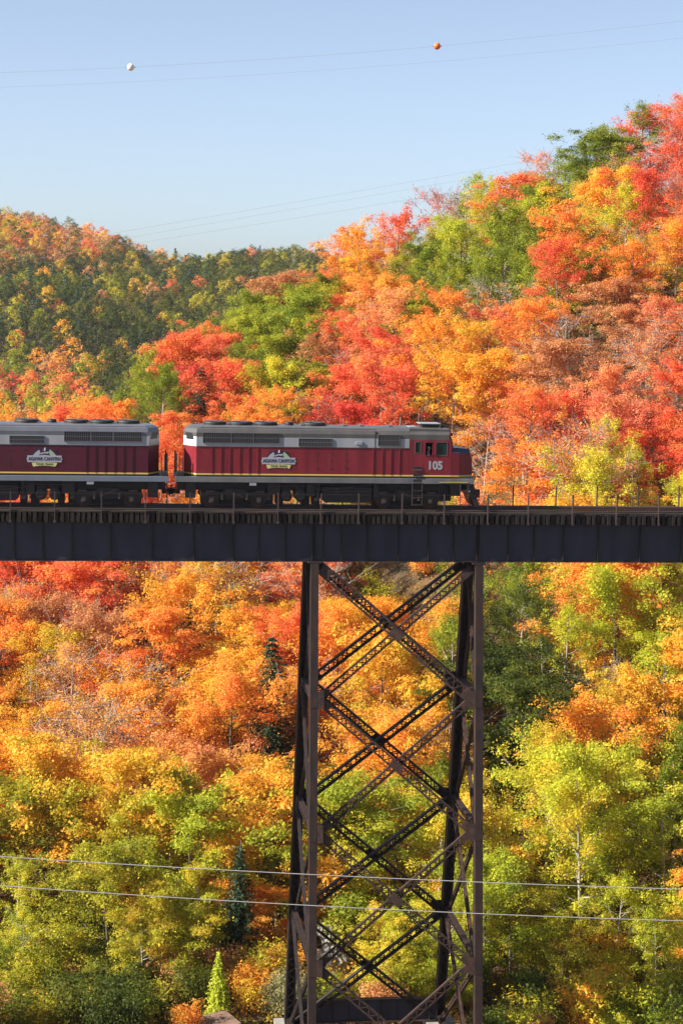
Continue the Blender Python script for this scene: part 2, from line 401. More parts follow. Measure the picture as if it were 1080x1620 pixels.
def plant(name, kind, i, loc, scale, rot, pal, label, cat, group, stretch=1.0):
    e = empty(name, loc, label, cat, group); e.rotation_euler = (R.gauss(0, .03), R.gauss(0, .03), rot); e.scale = (scale, scale, scale * stretch)
    t = bpy.data.objects.new('trunk', trunk_mesh[(kind, i)]); COL.objects.link(t); t.parent = e
    c = bpy.data.objects.new('crown', KINDS[kind][i][1]); COL.objects.link(c); c.parent = e
    c.material_slots[0].link = 'OBJECT'; c.material_slots[0].material = LM[pal]
    return e

# the colours of the woods, seen from the viewpoint: (across, down, leaf colour)
S = '''930,290,lime 900,255,green 960,300,lime 840,262,green 650,365,olive 600,370,scarlet 540,385,olive 720,350,lime 680,390,green 380,440,scarlet 350,480,orange 420,412,scarlet 300,505,scarlet 450,400,orange 400,430,rust 270,520,orange 120,600,orange 790,930,dark 830,960,dark 800,1015,dark 850,1020,dark 780,1090,dark 840,1080,dark 700,1050,dark 770,1150,green 100,1550,dark 240,1540,dark 180,1460,dark 90,1480,olive 150,1400,olive 250,1400,olive 700,1500,dark 840,1530,dark 780,300,lime 830,290,green 870,340,lime 910,290,lime 960,225,green 700,350,lime 660,430,green 740,420,green 800,400,lime 850,400,green 900,330,lime 760,335,lime 920,250,green 980,170,green 160,560,green 220,560,green 250,520,green 290,490,green 200,600,olive 240,590,green 170,530,olive 400,560,green 450,560,lime 480,470,green 360,480,green 1060,200,scarlet 1040,270,scarlet 1065,330,scarlet 1000,190,green 930,230,green 880,290,lime 820,330,green 750,350,lime 690,400,green 640,340,olive 680,310,crimson 720,300,rust 800,265,scarlet
850,250,scarlet 600,400,amber 560,380,orange 520,400,olive 490,390,scarlet 570,440,scarlet 610,450,orange 720,430,green 780,380,green 840,380,green 960,270,amber 960,330,amber 900,365,orange 860,300,lime 1000,330,orange 1060,360,amber
1040,400,rust 1070,400,olive 940,400,olive 990,400,orange 930,440,pink 880,430,scarlet 800,440,orange 740,480,orange 850,470,orange 900,540,rust 960,480,rust 1040,480,pink 1000,550,pink
1070,540,orange 960,600,pink 1060,620,scarlet 900,620,scarlet 860,620,scarlet 790,640,pink 800,720,rust 750,720,pink 880,720,orange 850,760,amber 940,740,yellow 1040,720,yellow 1000,760,lime
720,560,amber 650,560,pink 600,530,pink 560,560,scarlet 580,620,orange 690,620,amber 530,620,crimson 480,600,olive 470,570,rust 500,470,orange 440,440,rust 420,480,green 470,500,green 430,540,green
380,500,green 400,630,scarlet 340,600,crimson 330,560,scarlet 310,520,scarlet 280,650,scarlet 230,620,green 180,620,green 150,590,lime 200,540,green 240,540,green 130,570,green 190,590,orange
110,640,scarlet 60,640,scarlet 150,640,orange 10,655,orange 350,640,scarlet 430,650,orange 500,650,lime 460,640,amber 390,470,green 350,490,scarlet 410,420,olive 540,470,scarlet
50,900,scarlet 130,900,scarlet 190,930,scarlet 230,910,scarlet 90,960,rust 150,980,rust 30,960,orange 270,960,orange 340,930,amber 400,940,orange 450,900,scarlet 450,970,scarlet
20,1040,orange 90,1060,amber 180,1020,orange 250,1060,orange 250,1110,scarlet 150,1100,pink 60,1130,amber 200,1100,amber 330,1050,rust 370,1050,scarlet 400,1030,amber 300,1090,rust 270,1130,orange
340,1100,rust 230,1160,amber 300,1160,pink 150,1180,amber 40,1200,orange 20,1160,amber 100,1210,orange 160,1220,amber 220,1190,rust 390,1180,amber 420,1200,amber 330,1210,amber 360,1240,orange
300,1240,lime 30,1270,olive 90,1280,lime 60,1340,yellow 130,1330,olive 200,1280,amber 170,1240,amber 250,1310,lime 320,1300,lime 300,1350,lime 200,1400,olive 120,1420,lime 30,1420,yellow 40,1500,olive
120,1520,dark 200,1500,dark 260,1480,olive 310,1480,lime 280,1550,dark 150,1580,dark 60,1570,olive 420,1300,orange 440,1360,orange 440,1420,scarlet 430,1500,orange 380,1540,orange 380,1580,amber 310,1600,scarlet 430,1580,sage
540,900,rust 580,920,lime 640,920,amber 700,900,orange 530,960,scarlet 570,980,amber 600,1040,orange 640,1060,orange 660,1100,amber 560,1060,scarlet 540,1130,scarlet 700,1000,green 700,1080,green
620,1150,orange 640,1200,olive 560,1200,green 520,1180,dark 680,1170,green 600,1260,lime 640,1290,yellow 560,1300,yellow 520,1340,orange 590,1400,yellow 540,1400,yellow 660,1370,lime 700,1350,lime
540,1500,orange 600,1480,lime 660,1500,green 620,1560,olive 560,1550,olive 800,910,green 780,960,green 830,990,green 880,910,orange 950,910,orange 900,950,orange 960,980,orange 1020,920,lime
1060,930,lime 1000,960,amber 1060,970,lime 830,1040,green 870,1060,olive 780,1050,green 860,1130,dark 800,1130,dark 940,1030,amber 960,1010,amber 1040,1020,orange 1060,1060,amber 1000,1080,amber
930,1120,amber 900,1140,yellow 930,1180,yellow 1000,1130,lime 1050,1150,green 1060,1190,green 800,1180,green 860,1210,lime 800,1230,yellow 980,1210,olive 1030,1240,orange 900,1250,lime 980,1280,lime
930,1330,lime 1060,1260,orange 1070,1320,amber 820,1290,amber 840,1360,orange 880,1400,amber 780,1330,lime 780,1420,olive 920,1380,lime 920,1440,amber 860,1440,olive 960,1440,amber 1000,1400,lime
1030,1450,lime 800,1480,green 770,1560,lime 810,1540,lime 870,1520,olive 860,1580,dark 920,1520,amber 1000,1520,olive 1060,1500,olive 970,1600,yellow 1040,1580,lime 900,1600,dark'''
CP = [(float(a), float(b), c) for a, b, c in (w.split(',') for w in S.split())]
CPx = np.array([[a, b] for a, b, c in CP])

def palette_at(px, py):
    d = np.hypot(CPx[:, 0] - (px + R.gauss(0, 5)), (CPx[:, 1] - (py + R.gauss(0, 5))) * 1.15)
    return CP[int(d.argmin())][2]

LABELS = {
 'crimson': ('maple_tree', 'crimson red maple tree', 'maple tree'), 'scarlet': ('maple_tree', 'bright scarlet red maple tree', 'maple tree'),
 'orange': ('sugar_maple_tree', 'bright orange maple tree', 'maple tree'), 'amber': ('sugar_maple_tree', 'golden orange maple tree', 'maple tree'),
 'yellow': ('birch_tree', 'clear yellow birch tree', 'birch tree'), 'lime': ('birch_tree', 'yellow green birch tree', 'birch tree'),
 'green': ('poplar_tree', 'still green leafy poplar tree', 'poplar tree'), 'olive': ('poplar_tree', 'olive green turning poplar tree', 'poplar tree'),
 'dark': ('poplar_tree', 'dark green shaded tree', 'poplar tree'), 'rust': ('oak_tree', 'rust brown thin-leaved tree', 'tree'),
 'pink': ('oak_tree', 'pale salmon thin-leaved tree', 'tree'), 'sage': ('willow_shrub', 'pale sage green willow shrub', 'shrub')}

def zone(px, py):
    if py < 700:
        if py < 420 and px > 600: return 'on the high ridge top ' + ('at the right edge' if px > 930 else 'right of the cab' if px > 750 else 'over the cab')
        b = 'near the train roof' if py > 560 else 'well above the train'
        if px > 900: return 'at the far right, ' + b
        return ('behind the cab, ' if px > 640 else 'behind locomotive 105, ' if px > 430 else 'behind the locomotive gap, ' if px > 270 else 'behind the left locomotive, ') + b
    if py < 800: return 'just above the bare track at the right'
    v = 'at the left edge' if px < 160 else 'between left edge and tower' if px < 340 else 'just left of the tower' if px < 480 else 'seen through the upper tower bracing' if px < 760 and py < 1250 else 'seen through the lower tower bracing' if px < 760 else 'just right of the tower' if px < 920 else 'at the right edge'
    if 480 <= px < 760: return v
    return ('high under the girders, ' if py < 1000 else 'upper slope, ' if py < 1170 else 'middle slope, ' if py < 1350 else 'foot of the slope, ') + v
SHAPE = {'maple': 'round ', 'layered': 'tiered ', 'birch': 'upright ', 'tall': 'tall-trunked ', 'sparse': '', 'bare': 'nearly bare ', 'shrub': 'low '}

trees = []
def sighted(px, py, H):
    """distance at which a tree of height H has its middle on this line of sight"""
    r = ray(px, py); L = math.hypot(r.x, r.y); r = r / L
    for d in np.arange(126, 330, .5):
        if float(ground_z(CAM[0] + r.x * d, CAM[1] + r.y * d)) + H * .55 > CAM[2] + r.z * d: return float(d)
    return 200.
MARK = [(434, 1125, 15.5), (302, 1035, 12.), (378, 1425, 10.), (315, 648, 13.), (345, 1572, 5.5)]
MD = [sighted(*m_) for m_ in MARK]
ROCKS = [(378, 1352, 5.), (524, 1495, 4.)]; RD = [sighted(a, b, c) for a, b, c in ROCKS]
KEEP = [(a, b + 20, d, w) for (a, b, c), d, w in zip(MARK, MD, (58, 42, 34, 40, 36))] + [(a, b, d, 62) for (a, b, c), d in zip(ROCKS, RD)]
print('marked', MD, RD)

step = 5.3
for gy_ in np.arange(-40, 262, step):
    for gx_ in np.arange(-175, 150, step):
        x = gx_ + R.uniform(-.42, .42) * step; y = gy_ + R.uniform(-.42, .42) * step
        dx, dy = x - CAM[0], y - CAM[1]; d = math.hypot(dx, dy)
        a = math.atan2(dx, dy); pa = 540 + FPX * math.tan(a - YAW)
        if d < 124 or pa < -650 or pa > 1330: continue
        if pa < -60 and R.random() < .45: continue
        rid = np.interp(pa, [-500, 0, 130, 250, 330, 480, 640, 860, 1080, 1500], [245, 246, 260, 274, 288, 310, 313, 300, 290, 290])
        if d > rid: continue
        if abs(x) < 11 and y < 11: continue
        trees.append((x, y, d, pa, False))
for _ in range(260):                               # a closer fringe of low growth along the valley floor
    pa = R.uniform(-120, 1180); d = R.uniform(122, 141); a = YAW + math.atan((pa - 540) / FPX); x, y = CAM[0] + d * math.sin(a), CAM[1] + d * math.cos(a)
    if not (abs(x) < 7.5 and y < 8.5): trees.append((x, y, d, pa, True))
trees.sort(key=lambda t: t[2])
cnt = 0
for x, y, d, pa, small in trees:
    z = float(ground_z(x, y))
    front = d < 130 or small
    hgt = R.uniform(9.5, 14.2) if not front else R.uniform(2.2, 4.2)
    if 130 <= d < 138 and not small: hgt *= R.uniform(.6, .8)
    clearing = 560 < pa < 750 and 184 < d < 224
    if clearing: hgt = R.uniform(2.5, 4.5)
    wood = 560 < pa < 750 and 224 <= d < 252
    px, py, _ = project((x, y, z + hgt * .95))
    if pa > 760 and d > 245: hgt *= 1.08
    tx, ty, _ = project((x, y, z + hgt)); bx_, by_, _ = project((x, y, z)); lowered = False
    for cx, cy, cd_, rr in KEEP:                   # low growth only before the rock faces and the lone conifers
        if d < cd_ + 1.5 and abs(px - cx) < rr and ty < cy + 50 and by_ > cy - 60:
            z_line = CAM[2] + (CAM[2] * 0 + ray(cx, cy + 50).z) / math.hypot(ray(cx, cy).x, ray(cx, cy).y) * d
            hgt = min(hgt, z_line - z); lowered = True
    if hgt < 1.6: continue
    if lowered and hgt < 6: front = True
    px, py, _ = project((x, y, z + hgt * .95))
    pal = palette_at(px, py)
    if py > 880 and pal == 'orange' and R.random() < .38: pal = 'amber'
    if py > 1200 and px < 480 and pal in ('orange', 'amber', 'rust') and px < 400 and R.random() < .5: pal = R.choice(['lime', 'olive', 'yellow'])
    if py > 900 and px > 760 and pal in ('orange', 'amber') and R.random() < .42: pal = R.choice(['yellow', 'amber', 'lime'])
    if 560 < px and 420 < py < 760 and pal in ('orange', 'amber') and R.random() < .4: pal = R.choice(['pink', 'scarlet', 'pink'])
    if py > 880 and pal == 'rust' and R.random() < .5: pal = R.choice(['pink', 'orange', 'amber'])
    if py > 880 and pal == 'scarlet' and R.random() < .5: pal = 'orange'
    if py > 930 and pal == 'orange' and R.random() < .3: pal = 'amber'
    if front or clearing:
        kind = 'shrub'
        if R.random() < .45: pal = R.choice(['olive', 'dark', 'olive', 'dark', 'yellow', 'rust', 'green'])
    elif pal in ('rust',): kind = R.choice(['sparse', 'maple', 'sparse', 'layered', 'bare'])
    elif pal == 'pink': kind = R.choice(['sparse', 'sparse', 'maple', 'bare', 'maple'])
    elif pal in ('yellow', 'lime'): kind = R.choice(['birch', 'birch', 'maple'])
    elif pal in ('green', 'olive', 'dark', 'sage'): kind = R.choice(['birch', 'maple', 'layered', 'birch'])
    else: kind = R.choice(['maple', 'maple', 'layered', 'layered', 'sparse'] if py > 880 else ['maple', 'maple', 'layered', 'tall', 'sparse'])
    if py > 1180 and kind in ('bare', 'sparse'): kind = 'maple'
    if wood: kind = 'tall'; hgt *= 1.1
    i = R.randrange(len(KINDS[kind])); ref = {'maple': 13, 'layered': 12.5, 'birch': 13.5, 'tall': 15.5, 'sparse': 12.5, 'bare': 11.5, 'shrub': 3.2}[kind]
    if kind == 'tall': hgt *= 1.15
    nm, lb, ct = LABELS[pal]
    if kind == 'shrub': nm, lb, ct = 'shrub', lb.replace('tree', 'shrub'), 'shrub'
    lab = (SHAPE[kind] + lb if not lb.startswith('bright') else lb.replace('bright ', 'bright ' + SHAPE[kind])) + ' ' + zone(px, py)
    plant(nm, kind, i, (x, y, z - .1), hgt / ref, R.uniform(0, 6.28), pal, lab, ct, lab.replace(' tree ', ' trees ').replace(' shrub ', ' shrubs '), R.uniform(.9, 1.1)); cnt += 1
print('trees', cnt)

def marked(name, kind, i, px, py, d, H, pal, label, cat, ref):
    """a tree whose middle shows at that place of the view, d metres away; its foot goes to the ground"""
    r = ray(px, py); p = Vector(CAM) + r * (d / math.hypot(r.x, r.y))
    z = float(ground_z(p.x, p.y))
    plant(name, kind, i, (p.x, p.y, z - .1), H / ref, 1.0, pal, label, cat, None)
marked('spruce_tree', 'spruce', 0, 434, 1125, MD[0], 15.5, 'spruce', 'dark blue green spruce just left of the steel tower, below the girders', 'spruce tree', 11)
marked('spruce_tree', 'spruce', 1, 302, 1035, MD[1], 12., 'spruce', 'slim dark spruce among orange maples, upper left of the big spruce', 'spruce tree', 9.5)
marked('spruce_tree', 'spruce', 1, 378, 1425, MD[2], 10., 'spruce', 'narrow dark spruce below the pale rock face, left of the tower', 'spruce tree', 9.5)
marked('spruce_tree', 'spruce', 0, 315, 648, MD[3], 13., 'spruce', 'dark pointed spruce rising behind the rear of the right locomotive', 'spruce tree', 11)
marked('larch_tree', 'spruce', 1, 345, 1572, MD[4], 5.5, 'young', 'small bright yellow green young conifer at the foot of the slope', 'conifer', 9.5)

# undergrowth on the near slope
rs = np.random.RandomState(5); cl = []
while len(cl) < 4200:
    a = math.atan((rs.uniform(-250, 1250) - 540) / FPX) + YAW; d = rs.uniform(125, 300)
    x, y = CAM[0] + d * math.sin(a), CAM[1] + d * math.cos(a); rx = rs.uniform(.7, 1.5)
    cl.append(((x, y, float(ground_z(x, y)) + rx * .4), rx, rx * .7))
ug = bpy.data.objects.new('undergrowth', clumps_to_mesh('undergrowth', cl, 60, .12, rs, flat=.6)); COL.objects.link(ug)
ug.material_slots[0].link = 'OBJECT'; ug.material_slots[0].material = leafmat('undergrowth', [(.10, .13, .02), (.30, .27, .03), (.50, .25, .03), (.55, .14, .04)])
tag(ug, 'low tangled undergrowth of mixed green and orange leaves beneath the trees', 'undergrowth', kind='stuff')

# ------------------------------------------------------------------ the far hill and its woods
def lod(seed, H=11., W=4.2, n=230):
    rs = np.random.RandomState(seed); cl = []
    for k in range(13):
        az = k * 2.4; t = (k + .5) / 13; r = W * .72 * math.sin(math.pi * min(1, .25 + t * .72)) ** .8
        cl.append(((math.cos(az) * r, math.sin(az) * r, H * (.25 + .68 * t)), rs.uniform(1.2, 1.9), rs.uniform(1.0, 1.4)))
    return clumps_to_mesh('distant_tree', cl, 26, .29, rs, flat=.22, fuzz=.12, out=1.0)
LOD = [lod(s) for s in (81, 82, 83, 84)]
def lodcon(seed):
    rs = np.random.RandomState(seed); cl = []
    for k in range(12):
        t = k / 12; cl.append(((rs.normal(0, .2), rs.normal(0, .2), 1.2 + 11 * t), 2.1 * (1 - t) + .35, 1.0))
    return clumps_to_mesh('distant_tree', cl, 20, .32, rs, flat=.22, fuzz=.1, out=1.0)
LODC = [lodcon(85)]
far = []
rs = np.random.RandomState(21)
for yy in np.arange(420, 1330, 8.8):
    for xx in np.arange(-260, 260, 8.8):
        x = xx + rs.uniform(-3.4, 3.4); y = yy + rs.uniform(-3.4, 3.4)
        dx, dy = x - CAM[0], y - CAM[1]; d = math.hypot(dx, dy); pa = 540 + FPX * math.tan(math.atan2(dx, dy) - YAW)
        if d < 640 or d > 1260 or pa < -160 or pa > 620: continue
        z = float(ground_z(x, y)); px, py, _ = project((x, y, z + 9))
        if py > 690: continue
        far.append((x, y, z, d, px, py))
def far_pal(px, py):
    # orange crown of the hill, dark green middle, mixed red and green foot
    u = rs.rand()
    top = np.interp(px, [0, 100, 200, 330, 450], [415, 408, 390, 399, 402])
    if py < top + rs.normal(0, 9): return 'scarlet' if u < .20 else 'orange' if u < .34 else 'amber' if u < .38 else 'rust' if u < .72 else 'olive' if u < .80 else 'moss'
    if py > 545 + rs.normal(0, 14) and px < 170: return 'orange' if u < .28 else 'scarlet' if u < .46 else 'olive' if u < .72 else 'rust' if u < .84 else 'green'
    return 'spruce' if u < .20 else 'moss' if u < .58 else 'dark' if u < .84 else 'olive' if u < .94 else 'rust' if u < .96 else 'crimson' if u < .97 else 'amber'
far = [(f, far_pal(f[4], f[5])) for f in far]
far.sort(key=lambda f: (not (-10 < f[0][4] < 470 and f[0][5] < 650), f[0][3]))
FL = {'scarlet': 'red', 'crimson': 'deep red', 'orange': 'orange', 'amber': 'golden', 'rust': 'brown', 'olive': 'olive', 'green': 'green', 'dark': 'dark green', 'moss': 'blackish green', 'spruce': 'dark conifer'}
tb_ = MB(); tb_.tube([(0, 0, -.5), (0, 0, 7.5)], [.22, .08], 6); far_trunk = bpy.data.meshes.new('trunk'); far_trunk.from_pydata(tb_.v, [], tb_.f); far_trunk.materials.append(M['bark'])
groups = {}
for k, (f, pal) in enumerate(far):
    me = LODC[0] if pal == 'spruce' and k % 4 else LOD[k % 4]
    sc = rs.uniform(.75, 1.35); rot = rs.uniform(0, 6.28)
    if k < 290:
        o = empty('distant_tree', (f[0], f[1], f[2] - .3)); o.scale = (sc, sc, sc); o.rotation_euler = (0, 0, rot)
        c = bpy.data.objects.new('crown', me); COL.objects.link(c); c.parent = o; c.material_slots[0].link = 'OBJECT'; c.material_slots[0].material = LM[pal]
        c = bpy.data.objects.new('trunk', far_trunk); COL.objects.link(c); c.parent = o
        lb = ('slim ' if me is LODC[0] else 'small ' if sc < 1.2 else 'broad ') + FL[pal] + ' tree at the foot of the far hill, ' + ('near the left edge' if f[4] < 70 else 'left of the spur' if f[4] < 150 else 'just beyond the spur')
        tag(o, lb, 'tree', lb.replace('tree', 'trees'))
    else: groups.setdefault(pal, []).append((me, f, sc, rot))
cache = {}
VV, FF, AA, MI, off = [], [], [], [], 0
plist = sorted(groups)
for gi, pal in enumerate(plist):
    for me, f, sc, rot in groups[pal]:
        if me.name not in cache:
            v = np.empty(len(me.vertices) * 3, np.float32); me.vertices.foreach_get('co', v)
            t = np.empty(len(me.vertices) * 4, np.float32); me.attributes['tint'].data.foreach_get('color', t); cache[me.name] = (v.reshape(-1, 3), t.reshape(-1, 4))
        v, t = cache[me.name]; c, s_ = math.cos(rot), math.sin(rot); t = t.copy(); t[:, 1] = np.clip(t[:, 1] * .4 + rs.uniform(-.25, .95), -.5, 1.4)
        vv = np.stack([v[:, 0] * c - v[:, 1] * s_, v[:, 0] * s_ + v[:, 1] * c, v[:, 2]], 1) * sc + np.array(f[:3])
        VV.append(vv); n = len(vv) // 4; FF.append(np.arange(4 * n).reshape(n, 4) + off); AA.append(t); MI.append(np.full(n, gi)); off += len(vv)
if VV:
    me = mesh_from('far_forest', np.concatenate(VV), np.concatenate(FF), [LM[p] for p in plist], np.concatenate(AA))
    me.polygons.foreach_set('material_index', np.concatenate(MI).astype(np.int32))
    fo = bpy.data.objects.new('far_forest', me); COL.objects.link(fo)
    tag(fo, 'far hill wood in orange, olive and dark green under the sky', 'forest', kind='stuff')
    print('far', len(far), 'faces', len(me.polygons))

# ------------------------------------------------------------------ rock faces and the shed roof at the slope's foot
def rock(px, py, d, w, h, label, seed):
    r = ray(px, py); p = Vector(CAM) + r * (d / math.hypot(r.x, r.y))
    z = float(ground_z(p.x, p.y)); rs = np.random.RandomState(seed); o = empty('rock_face', (p.x, p.y, z), label, 'rock')
    zc = p.z - z
    for k in range(14):
        cx, cz = rs.uniform(-w, w) * .5, rs.uniform(-.5, 1) * h * .5 + zc * .5; r = rs.uniform(.28, .6) * w
        m = MB(); import bmesh
        bm = bmesh.new(); bmesh.ops.create_icosphere(bm, subdivisions=3, radius=1)
        for v in bm.verts:
            n = 1 + .22 * math.sin(v.co.x * 5 + k) * math.sin(v.co.z * 4 + k * 2) + .14 * math.sin(v.co.y * 9 + v.co.x * 7 + k * 3)
            v.co = Vector((round(v.co.x * n * 3.2) / 3.2 * .5 + v.co.x * n * .5, v.co.y * n, round(v.co.z * n * 2.6) / 2.6 * .6 + v.co.z * n * .4))
            v.co = Vector((v.co.x * r + cx, v.co.y * r * .8 + rs.normal(0, .01), v.co.z * r * .75 + cz))
        me = bpy.data.meshes.new('boulder'); bm.to_mesh(me); bm.free(); me.materials.append(M['rock'])
        b = bpy.data.objects.new('boulder', me); COL.objects.link(b); b.parent = o
rock(378, 1352, RD[0], 2.4, 6.0, 'pale grey broken rock face on the slope left of the steel tower', 1)
rock(524, 1495, RD[1], 1.8, 4.5, 'pale grey rock face seen low between the tower legs', 2)

sp = at_y(345, 1627, 6.0)
sh = empty('shed', (sp.x, sp.y, float(ground_z(sp.x, sp.y))), 'small shed with rusty brown metal roof at the foot of the slope', 'shed'); sh.rotation_euler = (0, 0, .35)
H_ = sp.z - sh.location.z
m = MB(); m.box(-1.3, 1.3, 0, 2.2, -.4, max(.6, H_ - .35)); m.build('wall', M['timber'], sh)
m = MB(); m.prism([(-1.6, H_ - .42), (1.5, H_ + .1), (1.5, H_ + .22), (-1.6, H_ - .3)], -.25, 2.5); m.build('roof', M['shed_roof'], sh)

# ------------------------------------------------------------------ bridge: girder spans
YN = 1.5
def span(x0, x1, stiff, label):
    e = empty('girder_span', (0, 0, 0), label, 'bridge girder', 'deck girder spans of the railway bridge'); e.rotation_euler = (0, -GRADE, 0)
    xs = [x0] + stiff + [x1]
    for a, b in zip(xs[:-1], xs[1:]):
        m = MB(); off_ = R.uniform(-.004, .004); m.box(a + .004, b - .004, -YN - .012 + off_, -YN + .012 + off_, .08, 2.2); m.build('web_plate', M['girder'], e)
    for x in xs[1:-1] + [x0 + .07, x1 - .07]:
        m = MB(); m.box(x - .055, x + .055, -YN - .03, -YN - .0165, .1, 2.19); m.box(x - .012, x + .012, -YN - .15, -YN - .031, .1, 2.19); m.build('stiffener', M['girder_edge'], e)
    m = MB(); m.box(x0, x1, -YN - .2, -YN + .2, 0, .03); m.box(x0, x1, -YN - .032, -YN - .0168, .031, .099); m.build('bottom_flange', M['girder_edge'], e)
    m = MB(); m.box(x0, x1, -YN - .2, -YN + .2, 2.25, 2.29); m.box(x0, x1, -YN - .034, -YN - .018, 2.191, 2.249); m.build('top_flange', M['girder_edge'], e)
    m = MB(); m.box(x0, x1, YN - .012, YN + .012, .03, 2.25); m.box(x0, x1, YN - .2, YN + .2, 0, .029); m.box(x0, x1, YN - .2, YN + .2, 2.251, 2.29); m.build('far_girder', M['girder_edge'], e)
    x = x0 + .6
    while x < x1 - .3:
        m = MB(); m.bar((x, -YN + .03, .2), (x, YN - .03, 2.0), .09, .09, (1, 0, 0)); m.bar((x + .1, -YN + .03, 2.0), (x + .1, YN - .03, .2), .09, .09, (1, 0, 0)); m.bar((x + .2, -YN + .03, .15), (x + .2, YN - .03, .15), .1, .1, (1, 0, 0))
        m.build('cross_frame', M['girder_edge'], e); x += 2.9
    m = MB()
    x = x0 + .02
    m.build  # rivet heads along the near bottom and top edges
    while x < x1:
        for z in (.065, 2.22): m.box(x, x + .03, -YN - .042, -YN - .0345, z - .015, z + .015)
        x += .15
    rv = m.build('rivets', M['girder_edge'], e, fix=False); rv['kind'] = 'stuff'
    return e
sx = lambda px: at_y(px, 860, -YN).x
span(-38, -4.938, [-36, -34, -31.5, -29, -27, -25] + [sx(p) for p in (24, 69, 115, 176, 242, 307, 369, 410, 452)], 'long dark plate girder span left of the steel tower, under both locomotives')
span(-4.932, 4.792, [sx(p) for p in (512, 540, 581, 630, 677, 717)], 'short dark plate girder span resting on top of the steel tower')
span(4.798, 38, [sx(p) for p in (803, 844, 890, 945, 1011, 1076)] + [20, 22.5, 25, 28, 31, 34], 'long dark plate girder span right of the steel tower, under the empty track')

# ------------------------------------------------------------------ track
tr = empty('railway_track', (0, 0, 0)); tr['kind'] = 'structure'; tr.rotation_euler = (0, -GRADE, 0)
TB, TT = 2.30, 2.87
tm = MB(); tm.box(-.105, .105, -2.08, 2.08, 0, TT - TB)
t0 = tm.build('tie', M['tie'], tr); t0.location = (-44.5, 0, TB)
x = -44.5; k = 0
while k < 292:
    x += .305; k += 1
    c = t0.copy(); COL.objects.link(c); c.parent = tr; c.location = (x + R.uniform(-.02, .02), R.uniform(-.05, .05), TB + R.uniform(-.02, .006)); c.scale = (R.uniform(.85, 1.08), 1, 1)
m = MB(); m.box(-45, 45, 2.145, 2.19, TB - .28, TT + .02); m.build('edge_plank', M['tie'], tr)
def railmesh(y, name='rail', h=.2):
    m = MB(); z0 = TT + .012
    m.box(-45, 45, y - .07, y + .07, z0, z0 + .025); m.box(-45, 45, y - .01, y + .01, z0 + .026, z0 + h - .05); m.box(-45, 45, y - .036, y + .036, z0 + h - .05, z0 + h)
    return m.build(name, M['rail'], tr)
railmesh(-.7525); railmesh(.7525); railmesh(-.45, 'guard_rail', .17); railmesh(.45, 'guard_rail', .17)
for y in (-1.98, 1.98, -1.25, 1.25):
    m = MB(); x = -45.
    while x < 45:
        L = R.uniform(4.5, 6); x2 = min(45, x + L); m = MB(); dz = R.uniform(-.01, .012)
        m.box(x, x2 - .02, y - .1, y + .1, TT + .008 + dz, TT + (.12 if abs(y) > 1.5 else .17) + dz); bevel(m.build('guard_timber', M['timber'], tr), .01, 1); x = x2
RAIL = TT + .212

# railings
def railing(y, xs, base, top, label, cables):
    e = empty('railing', (0, 0, 0), label, 'railing'); e.rotation_euler = (0, -GRADE, 0)
    p0 = None
    for x in xs:
        if p0 is None:
            m = MB(); m.box(-.035, .035, -.012, .012, base, top); m.box(-.035, -.018, .012, .08, base, top); m.box(-.08, .08, -.02, -.0125, base, base + .14); p0 = m.build('post', M['post'], e); o = p0
        else: o = p0.copy(); COL.objects.link(o); o.parent = e
        o.location = (x, y, 0); o.rotation_euler = (R.gauss(0, .012), R.gauss(0, .012), 0)
    for z in cables:
        m = MB(); m.cyl((-45, y + .03, z), (45, y + .03, z), .007, 6); m.build('cable', M['post'], e)
nx_ = [at_y(p, 800, -2.15).x for p in (16, 87, 161, 231, 302, 370, 440, 507, 568, 637, 704, 772, 837, 906, 975, 1043)]
nx_ = [nx_[0] - 2.62 * k for k in range(8, 0, -1)] + nx_ + [nx_[-1] + 2.62 * k for k in range(1, 10)]
railing(-2.15, nx_, TB - .02, 4.08, 'near side railing of thin steel posts along the deck edge', (3.99, ))
fx = [at_y(812, 780, 2.15).x + 2.62 * k for k in range(-20, 14)]
railing(2.15, fx, TB - .02, 4.22, 'far side row of thin steel posts beyond the track', ())

